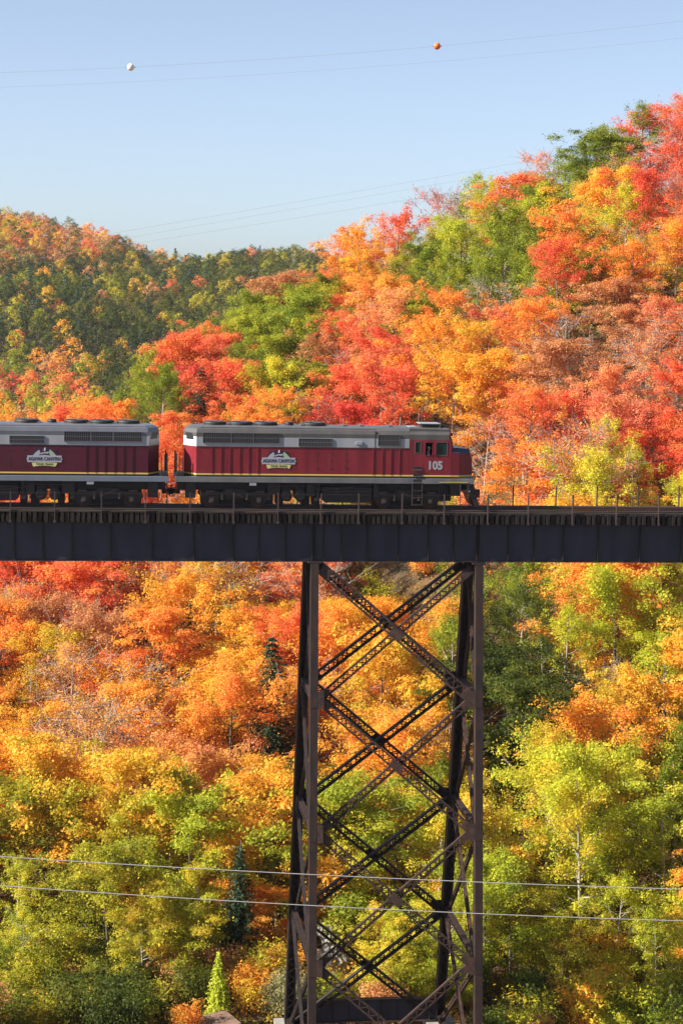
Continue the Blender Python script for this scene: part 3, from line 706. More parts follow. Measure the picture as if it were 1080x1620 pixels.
# ------------------------------------------------------------------ steel tower
BAT, W0, LH = .1601, 1.587, 4.879
tw = empty('trestle_tower', (0, 0, -31), 'tall rusty steel trestle tower with crossed lattice bracing', 'bridge tower')
def tower_obj(m, name, mat_): 
    o = m.build(name, mat_, tw); o.location = (0, 0, 31); return o
def lp(sx_, sy, z): return Vector((sx_ * LH, sy * (W0 - BAT * z), z))
ZB = -31.0
for sy in (-1, 1):
    for sx_ in (-1, 1):
        w = .46 if sy < 0 else .62; dpt = .62
        a, b = lp(sx_, sy, -.02), lp(sx_, sy, ZB); nrm = Vector((0, sy, BAT)).normalized()
        m = MB()
        n_ = nrm * (dpt / 2)
        for s_ in (-1, 1): m.bar(a + Vector((s_ * (w / 2 - .03), 0, 0)), b + Vector((s_ * (w / 2 - .03), 0, 0)), .02, dpt - .05, nrm)       # side channels
        m.bar(a + n_, b + n_, w, .024, nrm)                                                            # cover plate outwards
        for s_ in (-1, 1):
            m.bar(a - n_ + Vector((s_ * (w / 2 - .06), 0, 0)), b - n_ + Vector((s_ * (w / 2 - .06), 0, 0)), .12, .02, nrm)
        L = (b - a).length; k = 0; dd = (b - a) / L; t = 0
        while t < L - .4:                                                                              # lacing on the inner face
            p, q_ = a + dd * t - n_ * 1.05, a + dd * (t + .42) - n_ * 1.05; s_ = 1 if k % 2 else -1
            m.bar(p + Vector((s_ * (w / 2 - .05), 0, 0)), q_ + Vector((-s_ * (w / 2 - .05), 0, 0)), .06, .014, nrm); t += .42; k += 1
        tower_obj(m, 'leg', M['rust'] if sy < 0 else M['rust_dark'])
        for z in (-7.9, -15.55, -23.2):                                                                # splice plates
            p = lp(sx_, sy, z) + nrm * (dpt / 2 + .024); m = MB(); m.bar(p - dd * .55, p + dd * .55, w - .06, .018, nrm); tower_obj(m, 'splice_plate', M['rust'] if sy < 0 else M['rust_dark'])
        m = MB(); m.box(b.x - .9, b.x + .9, b.y - .9, b.y + .9, -33.5, ZB - .02); m.prism([(b.x - 1.2, -34), (b.x + 1.2, -34), (b.x + 1.2, -32.6), (b.x - 1.2, -32.6)], b.y - 1.2, b.y + 1.2); tower_obj(m, 'footing', M['concrete'])

def lattice(a, b, w, nrm, matn, depth=.28, name='diagonal_brace', pitch=.36, plates=True):
    a = Vector(a); b = Vector(b); d = (b - a); L = d.length; d /= L; nrm = Vector(nrm).normalized(); c = d.cross(nrm).normalized(); m = MB()
    for s_ in (-1, 1):
        o = c * (s_ * (w / 2 - .012)); m.bar(a + o, b + o, .022, depth, nrm)
        for f in (-1, 1):
            o2 = c * (s_ * (w / 2 - .06)) + nrm * (f * (depth / 2 + .002)); m.bar(a + o2, b + o2, .085, .014, nrm)
    for f in (-1, 1):
        t = .5; k = 0
        while t < L - .5:
            s_ = 1 if (k + (f > 0)) % 2 else -1; t2 = min(t + pitch, L - .3)
            o = nrm * (f * (depth / 2 + .018))
            m.bar(a + d * t + c * (s_ * (w / 2 - .05)) + o, a + d * t2 + c * (-s_ * (w / 2 - .05)) + o, .062, .012, nrm); t = t2; k += 1
            if t2 >= L - .3: break
    if plates:
        for t in (.45, L - .45): m.bar(a + d * (t - .35) + nrm * (depth / 2 + .032), a + d * (t + .35) + nrm * (depth / 2 + .032), w - .02, .014, nrm)
    return tower_obj(m, name, M[matn])
PZ = [-.35, -7.98, -15.62, -23.26, -30.9]
IN = .32
for sy in (-1, 1):
    nrm = Vector((0, sy, BAT)).normalized(); mt = 'rust_light' if sy < 0 else 'rust_dark'
    for k in range(4):
        z0, z1 = PZ[k], PZ[k + 1]
        w1 = .68 if (k == 0 and sy < 0) else .52; w2 = .46 if sy < 0 else .54
        for (sa, w_, o_) in ((-1, w1, .0), (1, w2, -.31)):
            a = lp(sa, sy, z0); b = lp(-sa, sy, z1); a.x -= sa * IN; b.x += sa * IN
            lattice(a + nrm * o_, b + nrm * o_, w_, nrm, mt)
        c = (lp(-1, sy, (z0 + z1) / 2) + lp(1, sy, (z0 + z1) / 2)) / 2 + nrm * .19
        dd = (lp(1, sy, z1) - lp(-1, sy, z0)).normalized()
        m = MB(); m.bar(c - dd * .42, c + dd * .42, .52, .016, nrm); tower_obj(m, 'gusset_plate', M[mt])
        for s_ in (-1, 1):
            p = lp(s_, sy, z1) + nrm * .33; p.x -= s_ * .40; up_ = Vector((0, -sy * BAT, 1)).normalized()
            m = MB(); m.bar(p - up_ * .5, p + up_ * .5, .36, .016, nrm); tower_obj(m, 'gusset_plate', M[mt])
for s_ in (-1, 1):                                  # bracing across the bridge, between near and far legs
    for k in range(4):
        z0, z1 = PZ[k], PZ[k + 1]
        for sy in (-1, 1):
            a = lp(s_, sy, z0); b = lp(s_, -sy, z1); a.y -= sy * .3; b.y += sy * .3; a.x -= .1 * sy; b.x -= .1 * sy
            lattice(a, b, .38, (s_, 0, 0), 'rust_light' if s_ > 0 else 'rust_dark', .16)
        a = lp(s_, -1, z1 + .1); b = lp(s_, 1, z1 + .1); a.y += .33; b.y -= .33
        lattice(a, b, .42, (s_, 0, 0), 'rust', .3, 'cross_strut')
m = MB()                                            # plate strut tying the far legs at their feet
yb = lp(1, 1, -30.2).y - .05
m.box(-LH + .34, LH - .34, yb - .012, yb + .012, -30.9, -29.5); tower_obj(m, 'base_strut_web', M['girder'])
m = MB(); m.box(-LH + .34, LH - .34, yb - .22, yb + .22, -29.498, -29.44); m.box(-LH + .34, LH - .34, yb - .22, yb + .22, -30.96, -30.9)
tower_obj(m, 'base_strut_flange', M['rust_light'])
for k in range(9):
    m = MB(); xx = -4.2 + k * 1.05; m.box(xx - .03, xx + .03, yb - .12, yb - .0125, -30.89, -29.5); tower_obj(m, 'stiffener', M['rust_dark'])
m = MB()
for sx_ in (-1, 1):
    for sy in (-1, 1): m.box(sx_ * LH - .4, sx_ * LH + .4, sy * W0 - .35, sy * W0 + .35, -.10, -.004 )
tower_obj(m, 'bearing_plates', M['rust_dark'])
# ------------------------------------------------------------------ locomotives
def paintmat(name, c, c2, rough=.35, s=1.4):
    return mat(name, c, rough, 0, c2, s, .6, .03, stretch=(1, 1, .25))
PA = dict(red=paintmat('maroon_paint', (.14, .010, .020), (.25, .026, .036)), grey=paintmat('roof_grey_paint', (.065, .065, .066), (.115, .108, .10)),
          light=paintmat('pale_grey_paint', (.24, .26, .30), (.36, .37, .39)), sill=paintmat('sill_grey_paint', (.10, .105, .12), (.19, .19, .19)),
          yellow=mat('yellow_stripe', (.72, .50, .12), .4), gap=mat('dark_green_grey', (.035, .042, .04), .5))
PB = dict(PA); PB['red'] = paintmat('shaded_maroon_paint', (.062, .006, .018), (.085, .008, .024))  # same maroon, darkened: the left locomotive's shade is painted into the colour
PB['grey'] = paintmat('shaded_roof_grey', (.095, .10, .125), (.13, .135, .155)); PB['sill'] = paintmat('shaded_sill_grey', (.13, .155, .205), (.18, .205, .25))  # bluish tone of skylit shade painted into the left locomotive's greys
M['grille'] = mat('grille_black', (.014, .015, .018), .5); M['vane'] = mat('grille_vane', (.12, .12, .125), .5)
M['nose_top'] = mat('nose_antiglare_blue', (.03, .045, .085), .25)
M['redhose'] = mat('red_hose', (.35, .03, .03), .5)
M['navy'] = mat('emblem_navy', (.012, .016, .05), .5); M['plate'] = mat('emblem_silver', (.36, .36, .41), .5)
M['ribbon'] = mat('emblem_ribbon', (.58, .55, .22), .5); M['hill'] = mat('emblem_green', (.30, .42, .25), .5); M['egreen'] = mat('emblem_dark_green', (.05, .09, .04), .5)
M['silver'] = mat('number_silver', (.34, .34, .37), .45)

def text(body, size, x, y, z, mt, parent, name, cx=1.0, offset=0.0, rot=0):
    cu = bpy.data.curves.new(name, 'FONT'); cu.body = body; cu.size = size; cu.align_x = 'CENTER'; cu.align_y = 'CENTER'; cu.extrude = .004; cu.offset = offset
    cu.resolution_u = 4
    tmp = bpy.data.objects.new('tmp', cu); COL.objects.link(tmp); bpy.context.view_layer.update()
    me = bpy.data.meshes.new_from_object(tmp); COL.objects.unlink(tmp); bpy.data.objects.remove(tmp)
    me.materials.clear(); me.materials.append(mt)
    o = bpy.data.objects.new(name, me); COL.objects.link(o); o.location = (x, y, z); o.rotation_euler = (math.pi / 2, rot, 0); o.scale = (cx, 1, 1); o.parent = parent
    return o

def locomotive(xr, dr, P, number, label, emblem_s):
    e = empty('locomotive', (xr, 0, RAIL - GRADE * 0 + xr * GRADE), label, 'locomotive', 'two diesel locomotives coupled on the bridge'); e.rotation_euler = (0, -GRADE, 0)
    X = lambda s: dr * s
    HW = 1.55
    def plan(inset=0, s1=13.07, rear=True):
        h = HW - inset
        return [(0 + inset, -.5), (.65 + inset * .5, -h), (s1, -h), (s1, h), (.65 + inset * .5, h), (0 + inset, .5)]
    def loft(rings, name, mt, cap=True, bev=0):
        m = MB(); n = len(rings[0][0]); V = []
        for pl, z in rings: V += [(X(a), b, z) for a, b in pl]
        F = []
        for k in range(len(rings) - 1):
            for i in range(n): F.append((k * n + i, k * n + (i + 1) % n, (k + 1) * n + (i + 1) % n, (k + 1) * n + i))
        F += [tuple(range(n)), tuple(range((len(rings) - 1) * n, len(rings) * n))]
        m.poly(V, F); o = m.build(name, mt, e)
        if bev: bevel(o, bev)
        return o
    def bx(name, mt, s0, s1, y0, y1, z0, z1, bev=0, parent=None):
        m = MB(); m.box(X(s0), X(s1), y0, y1, z0, z1); o = m.build(name, mt, parent or e)
        if bev: bevel(o, bev)
        return o
    # hood bands from the sill up
    loft([(plan(.0), 2.052), (plan(.0), 3.615)], 'hood_side', P['red'])
    loft([(plan(-.006), 1.965), (plan(-.006), 2.05)], 'yellow_stripe', P['yellow'])
    loft([(plan(.03), 1.852), (plan(.03), 1.963)], 'lower_ledge', P['gap'])
    loft([(plan(-.004), 3.617), (plan(-.004), 4.168)], 'pale_band', P['light'])
    m = MB(); V2 = []
    for z in (3.62, 4.165): V2 += [(X(-.012), 0, z), (X(-.012), -.505, z), (X(.645), -1.562, z), (X(.66), -1.558, z), (X(.005), -.49, z)]
    m.poly(V2, [(i, i + 1, i + 6, i + 5) for i in range(4)] + [(0, 1, 2, 3, 4), (5, 6, 7, 8, 9)]); m.build('rear_panel', M['white_paint'] if number else P['light'], e)
    loft([(plan(0), 4.17), (plan(0), 4.40), (plan(.10), 4.62), (plan(.38), 4.74), (plan(.9), 4.80)], 'hood_roof', P['grey'])
    bx('drip_rail', P['grey'], .7, 13.0, -HW - .03, -HW - .007, 3.60, 3.635)
    m = MB(); m.box(X(-.55), X(16.95), -HW - .03, HW + .03, 1.53, 1.85); o = m.build('side_sill', P['sill'], e); bevel(o, .02)
    bx('center_frame', M['black'], -.4, 16.6, -.95, .95, 1.02, 1.528)
    # roof fans
    for s, r in ((1.78, .68), (3.3, .74), (4.75, .72), (6.15, .26), (7.6, .72)):
        m = MB(); m.tube([(X(s), 0, 4.79), (X(s), 0, 4.90), (X(s), 0, 4.97), (X(s), 0, 5.0)], [r, r, r * .93, r * .3], 28); f = m.build('roof_fan', M['black'], e, smooth=False)
        m = MB()
        for k in range(6):
            a = k * math.pi / 6; m.bar((X(s) - math.cos(a) * r * .9, -math.sin(a) * r * .9, 5.005), (X(s) + math.cos(a) * r * .9, math.sin(a) * r * .9, 5.005), .025, .012)
        m.build('fan_guard', M['vane'], f)
    for s in (2.55, 4.05, 6.9, 9.4, 10.4, 12.1): bx('roof_hatch', P['grey'], s - .12, s + .12, -.5, .5, 4.79, 4.87, .01)
    bx('roof_seam', P['gap'], 11.03, 11.07, -HW - .012, -1.1, 3.62, 4.60)
    m = MB(); m.bar((X(.8), -1.32, 4.78), (X(11), -1.32, 4.78), .05, .04); m.build('roof_edge_rail', P['light'], e)
    # intake grilles with upright vanes
    def grille(s0, s1, z0, z1, step=.085):
        g = bx('grille', M['grille'], s0, s1, -HW - .02, -HW + .05, z0, z1)
        m = MB(); s = s0 + step
        while s < s1 - .01: m.box(X(s - .012), X(s + .012), -HW - .04, -HW - .021, z0 + .02, z1 - .02); s += step
        m.box(X(s0), X(s1), -HW - .045, -HW - .0405, (z0 + z1) / 2 - .015, (z0 + z1) / 2 + .015)
        v = m.build('vanes', M['vane'], g); v['kind'] = 'stuff'
        m = MB(); t = .035
        m.box(X(s0 - t), X(s1 + t), -HW - .05, -HW - .004, z1, z1 + t); m.box(X(s0 - t), X(s1 + t), -HW - .05, -HW - .004, z0 - t, z0)
        m.box(X(s0 - t), X(s0), -HW - .05, -HW - .004, z0 + .001, z1 - .001); m.box(X(s1), X(s1 + t), -HW - .05, -HW - .004, z0 + .001, z1 - .001); m.build('grille_frame', P['grey'] , g)
    for s0, s1 in ((1.05, 2.60), (2.70, 3.88), (3.98, 5.42)): grille(s0, s1, 3.86, 4.38, .12)
    grille(6.60, 8.50, 3.72, 4.10)
    grille(11.25, 12.5, 3.78, 4.36, .1)
    bx('vent_box', P['light'], 9.9, 10.3, -HW - .06, -HW - .005, 3.80, 3.98, .01)
    # door seams and battens along the maroon side
    for s in (1.55, 2.08, 2.60, 3.15, 3.68, 4.2, 10.95, 11.5, 12.0, 12.5): bx('side_batten', P['red'], s - .03, s + .03, -HW - .03, -HW - .0005, 2.06, 3.59)
    for s in (4.9, 5.9, 7.1, 7.66, 8.5, 9.35, 10.1): bx('door_seam', P['gap'], s - .008, s + .008, -HW - .004, -HW - .0005, 2.06, 3.60)
    for s in (5.9, 7.66, 8.5, 9.35):
        for z in (2.4, 2.85, 3.3): bx('door_latch', M['black'], s - .05, s + .05, -HW - .025, -HW - .005, z - .02, z + .02)
    # rear end: dark window, door, platform and rails
    m = MB(); n = Vector((-(1.05), -.65, 0)).normalized()
    a, b = Vector((.08, -.63, 0)), Vector((.55, -1.39, 0)); off = Vector((-.85, -.525, 0)) * .012
    m.poly([(X((a + off).x), (a + off).y, 3.98), (X((b + off).x), (b + off).y, 3.98), (X(.42 + off.x), -1.18 + off.y, 4.36), (X((a + off).x), (a + off).y, 4.36)], [(0, 1, 2, 3)])
    m.build('rear_window', M['grille'], e)
    bx('platform', M['black'], -.52, .02, -1.4, 1.4, 1.86, 1.93)
    for s, y, zt in ((-.46, -1.42, 3.15), (-.30, -1.42, 3.12), (-.12, -1.42, 2.95), (-.46, -.7, 3.15), (-.46, .7, 3.15), (-.46, 1.42, 3.15)):
        m = MB(); m.cyl((X(s), y, 1.8), (X(s), y, zt), .028, 8); m.build('handrail_post', M['black'], e)
    m = MB(); m.tube([(X(-.46), -1.42, 3.13), (X(-.46), -.7, 3.15), (X(-.46), -.7, 2.5)], .022, 8); m.build('handrail', M['black'], e)
    bx('rear_box', M['black'], -.5, -.05, -1.55, -.8, 1.55, 2.12, .03)
    # cab with real openings
    c0, c1 = 13.08, 15.58
    cuts = [(13.42, 13.74, 3.36, 3.98), (14.02, 14.44, 3.20, 3.96), (14.68, 15.30, 3.22, 3.98)]
    def panel(y, sgn):
        ss = sorted({c0, c1, *[v for c in cuts for v in c[:2]]}); zs = sorted({1.97, 4.10, *[v for c in cuts for v in c[2:]]}); m = MB()
        for i in range(len(ss) - 1):
            z_open = []
            for c in cuts:
                if c[0] <= ss[i] + 1e-6 and ss[i + 1] <= c[1] + 1e-6: z_open = [c[2], c[3]]
            if z_open: m.box(X(ss[i]), X(ss[i + 1]), y, y + sgn * .05, 1.97, z_open[0]); m.box(X(ss[i]), X(ss[i + 1]), y, y + sgn * .05, z_open[1], 4.10)
            else: m.box(X(ss[i]), X(ss[i + 1]), y, y + sgn * .05, 1.97, 4.10)
        return m.build('cab_side', P['red'], e)
    cs = panel(-HW - .004, 1); panel(HW + .004, -1)
    for k, c in enumerate(cuts):
        m = MB(); t = .025; y0, y1 = -HW - .022, -HW - .0045
        m.box(X(c[0] - t), X(c[1] + t), y0, y1, c[3], c[3] + t); m.box(X(c[0] - t), X(c[1] + t), y0, y1, c[2] - t, c[2]); m.box(X(c[0] - t), X(c[0]), y0, y1, c[2], c[3]); m.box(X(c[1]), X(c[1] + t), y0, y1, c[2], c[3])
        fr = m.build('window_frame', M['vane'] if k != 1 else P['red'], e)
        if k != 1: bx('pane', M['glass'], c[0], c[1], -HW + .012, -HW + .02, c[2], c[3], parent=fr)
    for c in cuts: bx('pane', M['glass'], c[0], c[1], HW - .02, HW - .01, c[2], c[3])
    bx('dark_cab_backdrop', M['black'], c0 + .04, c1 - .1, .25, .29, 2.37, 4.09)  # black sheet added so the cab looks dark behind its window
    bx('cab_floor', M['black'], c0, c1, -HW + .06, HW - .06, 2.3, 2.36); bx('cab_back_wall', M['black'], c0, c0 + .03, -HW + .06, HW - .06, 2.37, 4.09)
    bx('sun_visor', P['red'], 14.5, 14.66, -HW - .06, -HW - .0225, 3.25, 3.95)
    m = MB(); prof = [(c0 - .0, 4.102), (c1 + .01, 4.102), (c1 - .10, 4.55), (c1 - .16, 4.72), (c0, 4.78)]
    m.prism([(X(a), b) for a, b in prof], -HW + .12, HW - .12); rf = m.build('cab_roof_core', P['grey'], e)
    m = MB(); V = []
    for s, zt in ((c0, 4.80), (c1 - .14, 4.76)):
        V += [(X(s), -HW - .006, 4.102), (X(s), -HW - .006, 4.42), (X(s), -HW + .16, 4.66), (X(s), -HW + .5, zt), (X(s), HW - .5, zt), (X(s), HW - .16, 4.66), (X(s), HW + .006, 4.42), (X(s), HW + .006, 4.102)]
    m.poly(V, [(i, (i + 1) % 8, (i + 1) % 8 + 8, i + 8) for i in range(8)] + [tuple(range(8)), tuple(range(8, 16))]); m.build('cab_roof', P['grey'], e)
    m = MB(); m.prism([(X(a), b) for a, b in ((c1 - .14, 4.104), (c1 + .02, 4.104), (c1 - .12, 4.6), (c1 - .14, 4.6))], -HW + .02, HW - .02); m.build('cab_brow', P['red'], e)
    # windshield, sloping, behind the nose
    m = MB(); m.prism([(X(a), b) for a, b in ((15.585, 3.40), (15.70, 3.66), (15.62, 4.10), (15.585, 4.10))], -HW + .05, HW - .05); ws = m.build('windshield_frame', P['red'], e)
    for y0, y1 in ((-1.35, -.1), (.1, 1.35)):
        m = MB(); m.poly([(X(15.712), y0, 3.70), (X(15.712), y1, 3.70), (X(15.645), y1, 4.05), (X(15.645), y0, 4.05)], [(0, 1, 2, 3)]); m.build('pane', M['glass'], ws)
    bx('air_conditioner', M['black'], 13.95, 15.0, -.6, .6, 4.81, 4.98, .02); bx('air_conditioner_lid', P['light'], 13.8, 15.05, -.66, .66, 4.985, 5.03, .01)
    m = MB(); m.cyl((X(15.25), -.5, 4.86), (X(15.5), -.5, 4.86), .05, 10); m.cyl((X(15.25), -.35, 4.9), (X(15.48), -.35, 4.9), .04, 10); m.box(X(15.1), X(15.26), -.6, -.25, 4.77, 4.92); m.build('horn', M['black'], e)
    bx('marker_light', M['black'], 15.52, 15.68, -1.25, -1.05, 4.34, 4.5, .01)
    bx('roof_hatch', P['light'], 13.15, 13.6, -.8, .2, 4.80, 4.84, .01)
    # nose
    def ring(s, hw, z0, z1, ch): return [(X(s), -hw, z0), (X(s), -hw, z1 - ch), (X(s), -hw + ch * 1.1, z1), (X(s), hw - ch * 1.1, z1), (X(s), hw, z1 - ch), (X(s), hw, z0)]
    m = MB(); V = ring(15.585, HW, 1.86, 3.66, .26) + ring(16.05, HW - .03, 1.86, 3.64, .27) + ring(16.72, HW - .30, 1.86, 3.56, .26) + ring(16.88, HW - .42, 1.86, 3.28, .25)
    V[-6:] = [(X(16.93), v[1], v[2]) if v[2] < 2 else v for v in V[-6:]]
    F = []
    for k in range(3):
        for i in (0, 4, 5): F.append((k * 6 + i, k * 6 + (i + 1) % 6, (k + 1) * 6 + (i + 1) % 6, (k + 1) * 6 + i))
    F += [(18, 19, 20, 21, 22, 23)]
    m.poly(V, F); m.build('nose', P['red'], e)
    m = MB(); F = []
    for k in range(3):
        for i in (1, 2, 3): F.append((k * 6 + i, k * 6 + (i + 1) % 6, (k + 1) * 6 + (i + 1) % 6, (k + 1) * 6 + i))
    m.poly(V, F); m.build('nose_top', M['nose_top'], e)
    m = MB()
    def vs(k, i, z): v = Vector(V[k * 6 + i]); return Vector((v.x, v.y - .006, z))
    for z0, z1 in ((1.965, 2.05),): 
        m.poly([vs(0, 0, z0), vs(1, 0, z0), vs(1, 0, z1), vs(0, 0, z1)], [(0, 1, 2, 3)]); m.poly([vs(1, 0, z0), vs(2, 0, z0), vs(2, 0, z1), vs(1, 0, z1)], [(0, 1, 2, 3)]); m.poly([vs(2, 0, z0), vs(3, 0, z0), vs(3, 0, z1), vs(2, 0, z1)], [(0, 1, 2, 3)])
    m.build('yellow_stripe', P['yellow'], e)
    bx('yellow_stripe', P['yellow'], 13.08, 15.58, -HW - .012, -HW - .0045, 1.965, 2.05); bx('lower_ledge', P['gap'], 13.08, 16.8, -HW + .03, -HW + .1, 1.852, 1.96)
    bx('nose_grab_rail', P['yellow'], 14.9, 16.6, -HW - .05, -HW - .032, 1.62, 1.65); bx('anticlimber', P['sill'], 16.3, 17.0, -1.3, 1.3, 1.86, 1.95, .02)
    # number
    if number:
        text(number, .66, X(14.62), -HW - .012, 2.60, M['silver'], e, 'road_number', .92, .028)
    # cab ladder, nose ladder
    def ladder(s0, s1, z0, z1, rungs, name='ladder'):
        m = MB(); y = -HW - .07
        for s in (s0, s1): m.box(X(s - .02), X(s + .02), y - .02, y + .02, z0, z1)
        for z in rungs: m.box(X(s0), X(s1), y - .03, y + .03, z - .018, z + .018)
        m.build(name, M['post'], e)
    ladder(13.30, 13.88, .25, 1.50, (.30, .72, 1.12)); ladder(16.15, 16.62, .28, 1.50, (.35, .75, 1.15))
    for z in (1.62, 1.98, 2.36):
        f = bx('step_recess', M['black'], 13.34, 13.84, -HW - .036, -HW - .0305 if z < 1.8 else -HW - .0125, z, z + .17)
        bx('step_tread', M['vane'], 13.32, 13.86, -HW - .075, -HW - .037, z - .02, z + .012)
    bx('door_seam', P['gap'], 13.24, 13.255, -HW - .008, -HW - .0045, 2.06, 4.09); bx('door_seam', P['gap'], 13.90, 13.915, -HW - .008, -HW - .0045, 2.06, 4.09)
    # trucks
    for sc_ in (2.95, 13.05):
        t = MB()
        for y in (-1.16, 1.16):
            t.prism([(X(sc_ + a), b) for a, b in ((-2.05, .62), (-1.75, .30), (-1.15, .28), (-.95, .62), (-.6, .52), (.6, .52), (.95, .62), (1.15, .28), (1.75, .30), (2.05, .62), (1.95, .92), (.75, .98), (.55, 1.14), (-.55, 1.14), (-.75, .98), (-1.95, .92))], y - .07, y + .07)
        t.box(X(sc_ - .35), X(sc_ + .35), -1.05, 1.05, .45, 1.02); t.box(X(sc_ - 1.95), X(sc_ + 1.95), -.55, .55, .14, 1.0)
        tk = t.build('truck', M['black'], e)
        for a in (-1.37, 1.37):
            for y in (-.76, .76):
                w = MB(); w.tube([(X(sc_ + a), y - .065, .49), (X(sc_ + a), y + .065, .49)], [.49, .49], 28); w.tube([(X(sc_ + a), y * 1.10 - .03, .49), (X(sc_ + a), y * 1.10 + .03, .49)], [.36, .30], 20); w.build('wheel', M['rail'], tk)
            w = MB(); w.box(X(sc_ + a - .16), X(sc_ + a + .16), -1.32, -1.235, .33, .65); w.cyl((X(sc_ + a), -1.38, .49), (X(sc_ + a), -1.32, .49), .11, 12); w.build('journal_box', M['post'], tk)
        for a in (-.72, .72):
            w = MB()
            for k in range(5): w.cyl((X(sc_ + a), -1.30, .50 + k * .075), (X(sc_ + a), -1.30, .535 + k * .075), .12, 10)
            w.build('spring', M['black'], tk)
        w = MB(); w.bar((X(sc_ - .5), -1.27, 1.05), (X(sc_ + .5), -1.27, .62), .06, .1); w.cyl((X(sc_ + 1.7), -1.3, .95), (X(sc_ + 1.2), -1.3, .95), .1, 10); w.cyl((X(sc_ - 1.7), -1.3, .95), (X(sc_ - 1.2), -1.3, .95), .1, 10); w.build('brake_rigging', M['post'], tk)
    # tanks between the trucks
    m = MB(); m.prism([(X(a), b) for a, b in ((8.0, .55), (8.2, .36), (10.75, .36), (10.95, .55), (10.95, 1.3), (8.0, 1.3))], -1.3, 1.3); o = m.build('fuel_tank', M['black'], e); bevel(o, .06, 3)
    m = MB(); m.bar((X(8.1), -1.34, 1.02), (X(10.85), -1.34, 1.02), .05, .05); m.cyl((X(8.9), -1.36, 1.15), (X(8.9), -1.3, 1.15), .06, 10); m.build('filler_pipe', M['post'], e)
    for s in (5.95, 6.75):
        m = MB(); m.tube([(X(s), -1.35, .74), (X(s), -1.3, .74), (X(s), .2, .74), (X(s), .25, .74)], [.2, .33, .33, .2], 22); m.box(X(s - .25), X(s + .25), -1.2, 0, .95, 1.2); m.build('air_tank', M['black'], e)
    for s, w_, zb in ((5.3, .25, .8), (7.4, .3, .72), (11.2, .16, .65), (.35, .3, .6), (15.9, .3, .8), (4.95, .12, .5), (7.72, .14, .45)): bx('equipment_box', M['black'], s - w_, s + w_, -1.35, -.9, zb, 1.529, .02)
    m = MB(); m.tube([(X(5.0), -1.4, 1.3), (X(7.2), -1.4, 1.34), (X(7.9), -1.4, 1.1), (X(10.9), -1.4, 1.42)], .03, 6); m.build('air_pipe', M['post'], e)
    for s, w_, zb in ((5.6, .2, .14), (7.1, .25, .16), (11.25, .2, .14), (4.85, .35, .2), (15.35, .4, .45), (7.75, .2, .15)): bx('equipment_box', M['black'], s - w_, s + w_, -.8, .6, zb, 1.1, .03)
    bx('junction_plate', P['light'], 3.75, 4.15, -HW - .02, -HW + .05, 1.36, 1.525)
    # coupler, hoses, pilot plow
    m = MB(); m.box(X(-.75), X(-.2), -.14, .14, .72, 1.0); m.box(X(-.86), X(-.66), -.2, .2, .66, 1.06); m.build('coupler', M['black'], e)
    m = MB(); m.tube([(X(-.3), -.9, 1.5), (X(-.5), -1.0, 1.15), (X(-.72), -.9, 1.12), (X(-.78), -.8, 1.3)], .035, 8); m.tube([(X(-.3), -.5, 1.4), (X(-.5), -.6, .75), (X(-.75), -.55, .6)], .03, 8); m.build('air_hose', M['redhose'], e)
    m = MB(); m.prism([(X(a), b) for a, b in ((16.5, 1.5), (17.0, 1.5), (17.12, 1.1), (17.35, .22), (17.1, .18), (16.75, 1.0), (16.5, 1.2))], -1.35, 1.35); m.build('plow', M['black'], e)
    m = MB(); m.box(X(16.9), X(17.5), -.14, .14, .72, 1.0); m.box(X(17.4), X(17.6), -.2, .2, .62, 1.08); m.build('coupler', M['black'], e)
    m = MB(); m.tube([(X(17.0), -.8, 1.2), (X(17.35), -.85, .9), (X(17.45), -.8, .5), (X(17.3), -.75, .35)], .03, 8); m.build('air_hose', M['redhose'], e)
    m = MB(); m.cyl((X(16.72), -1.36, 1.1), (X(16.72), -1.46, 1.1), .05, 10); m.build('marker_light', M['white_paint'], e)
    # emblem
    y = -HW - .009; cx_, cz_ = X(emblem_s), 2.80
    def flat(pts, yy, mt, name, parent, t=.003):
        m = MB(); m.prism([(cx_ + a, cz_ + b) for a, b in pts], yy - t, yy); return m.build(name, mt, parent)
    arc = [(.70 * math.cos(a), .18 + .46 * math.sin(a)) for a in np.linspace(math.pi, 0, 15)]
    em = flat(arc, y + .003, M['navy'], 'emblem', e)
    flat([(-.66, .20), (-.48, .40), (-.30, .53), (-.24, .38), (-.30, .20)], y - .002, M['plate'], 'emblem_mountain', em)
    flat([(.66, .20), (.48, .40), (.30, .55), (.24, .38), (.32, .20)], y - .002, M['hill'], 'emblem_mountain', em)
    flat([(-.30, .30), (-.05, .40), (.26, .42), (.2, .30), (0, .33), (-.2, .26)], y - .006, M['plate'], 'emblem_water', em)
    flat([(-.12, .46), (.02, .46), (.02, .63), (-.06, .60)], y - .006, M['redhose'], 'emblem_train', em)
    flat([(-.02, .48), (.05, .48), (.05, .65), (.0, .65)], y - .0105, M['white_paint'], 'emblem_train', em)
    flat([(-1.04, 0), (-.97, .05), (-.97, .20), (-.3, .20), (0, .235), (.3, .20), (.97, .20), (.97, .05), (1.04, 0), (.97, -.05), (.97, -.185), (-.97, -.185), (-.97, -.05)], y - .010, M['plate'], 'emblem_banner', em)
    text('AGAWA CANYON', .285, cx_, y - .018, cz_ + .005, M['navy'], em, 'emblem_lettering', .76, .004)
    flat([(-.72, -.22), (-.35, -.205), (0, -.20), (.35, -.205), (.72, -.22), (.64, -.44), (.3, -.40), (0, -.39), (-.3, -.40), (-.64, -.44)], y - .010, M['ribbon'], 'emblem_ribbon', em)
    text('TOUR TRAIN', .165, cx_, y - .018, cz_ - .30, M['egreen'], em, 'emblem_lettering', 1.0, .002)
    return e
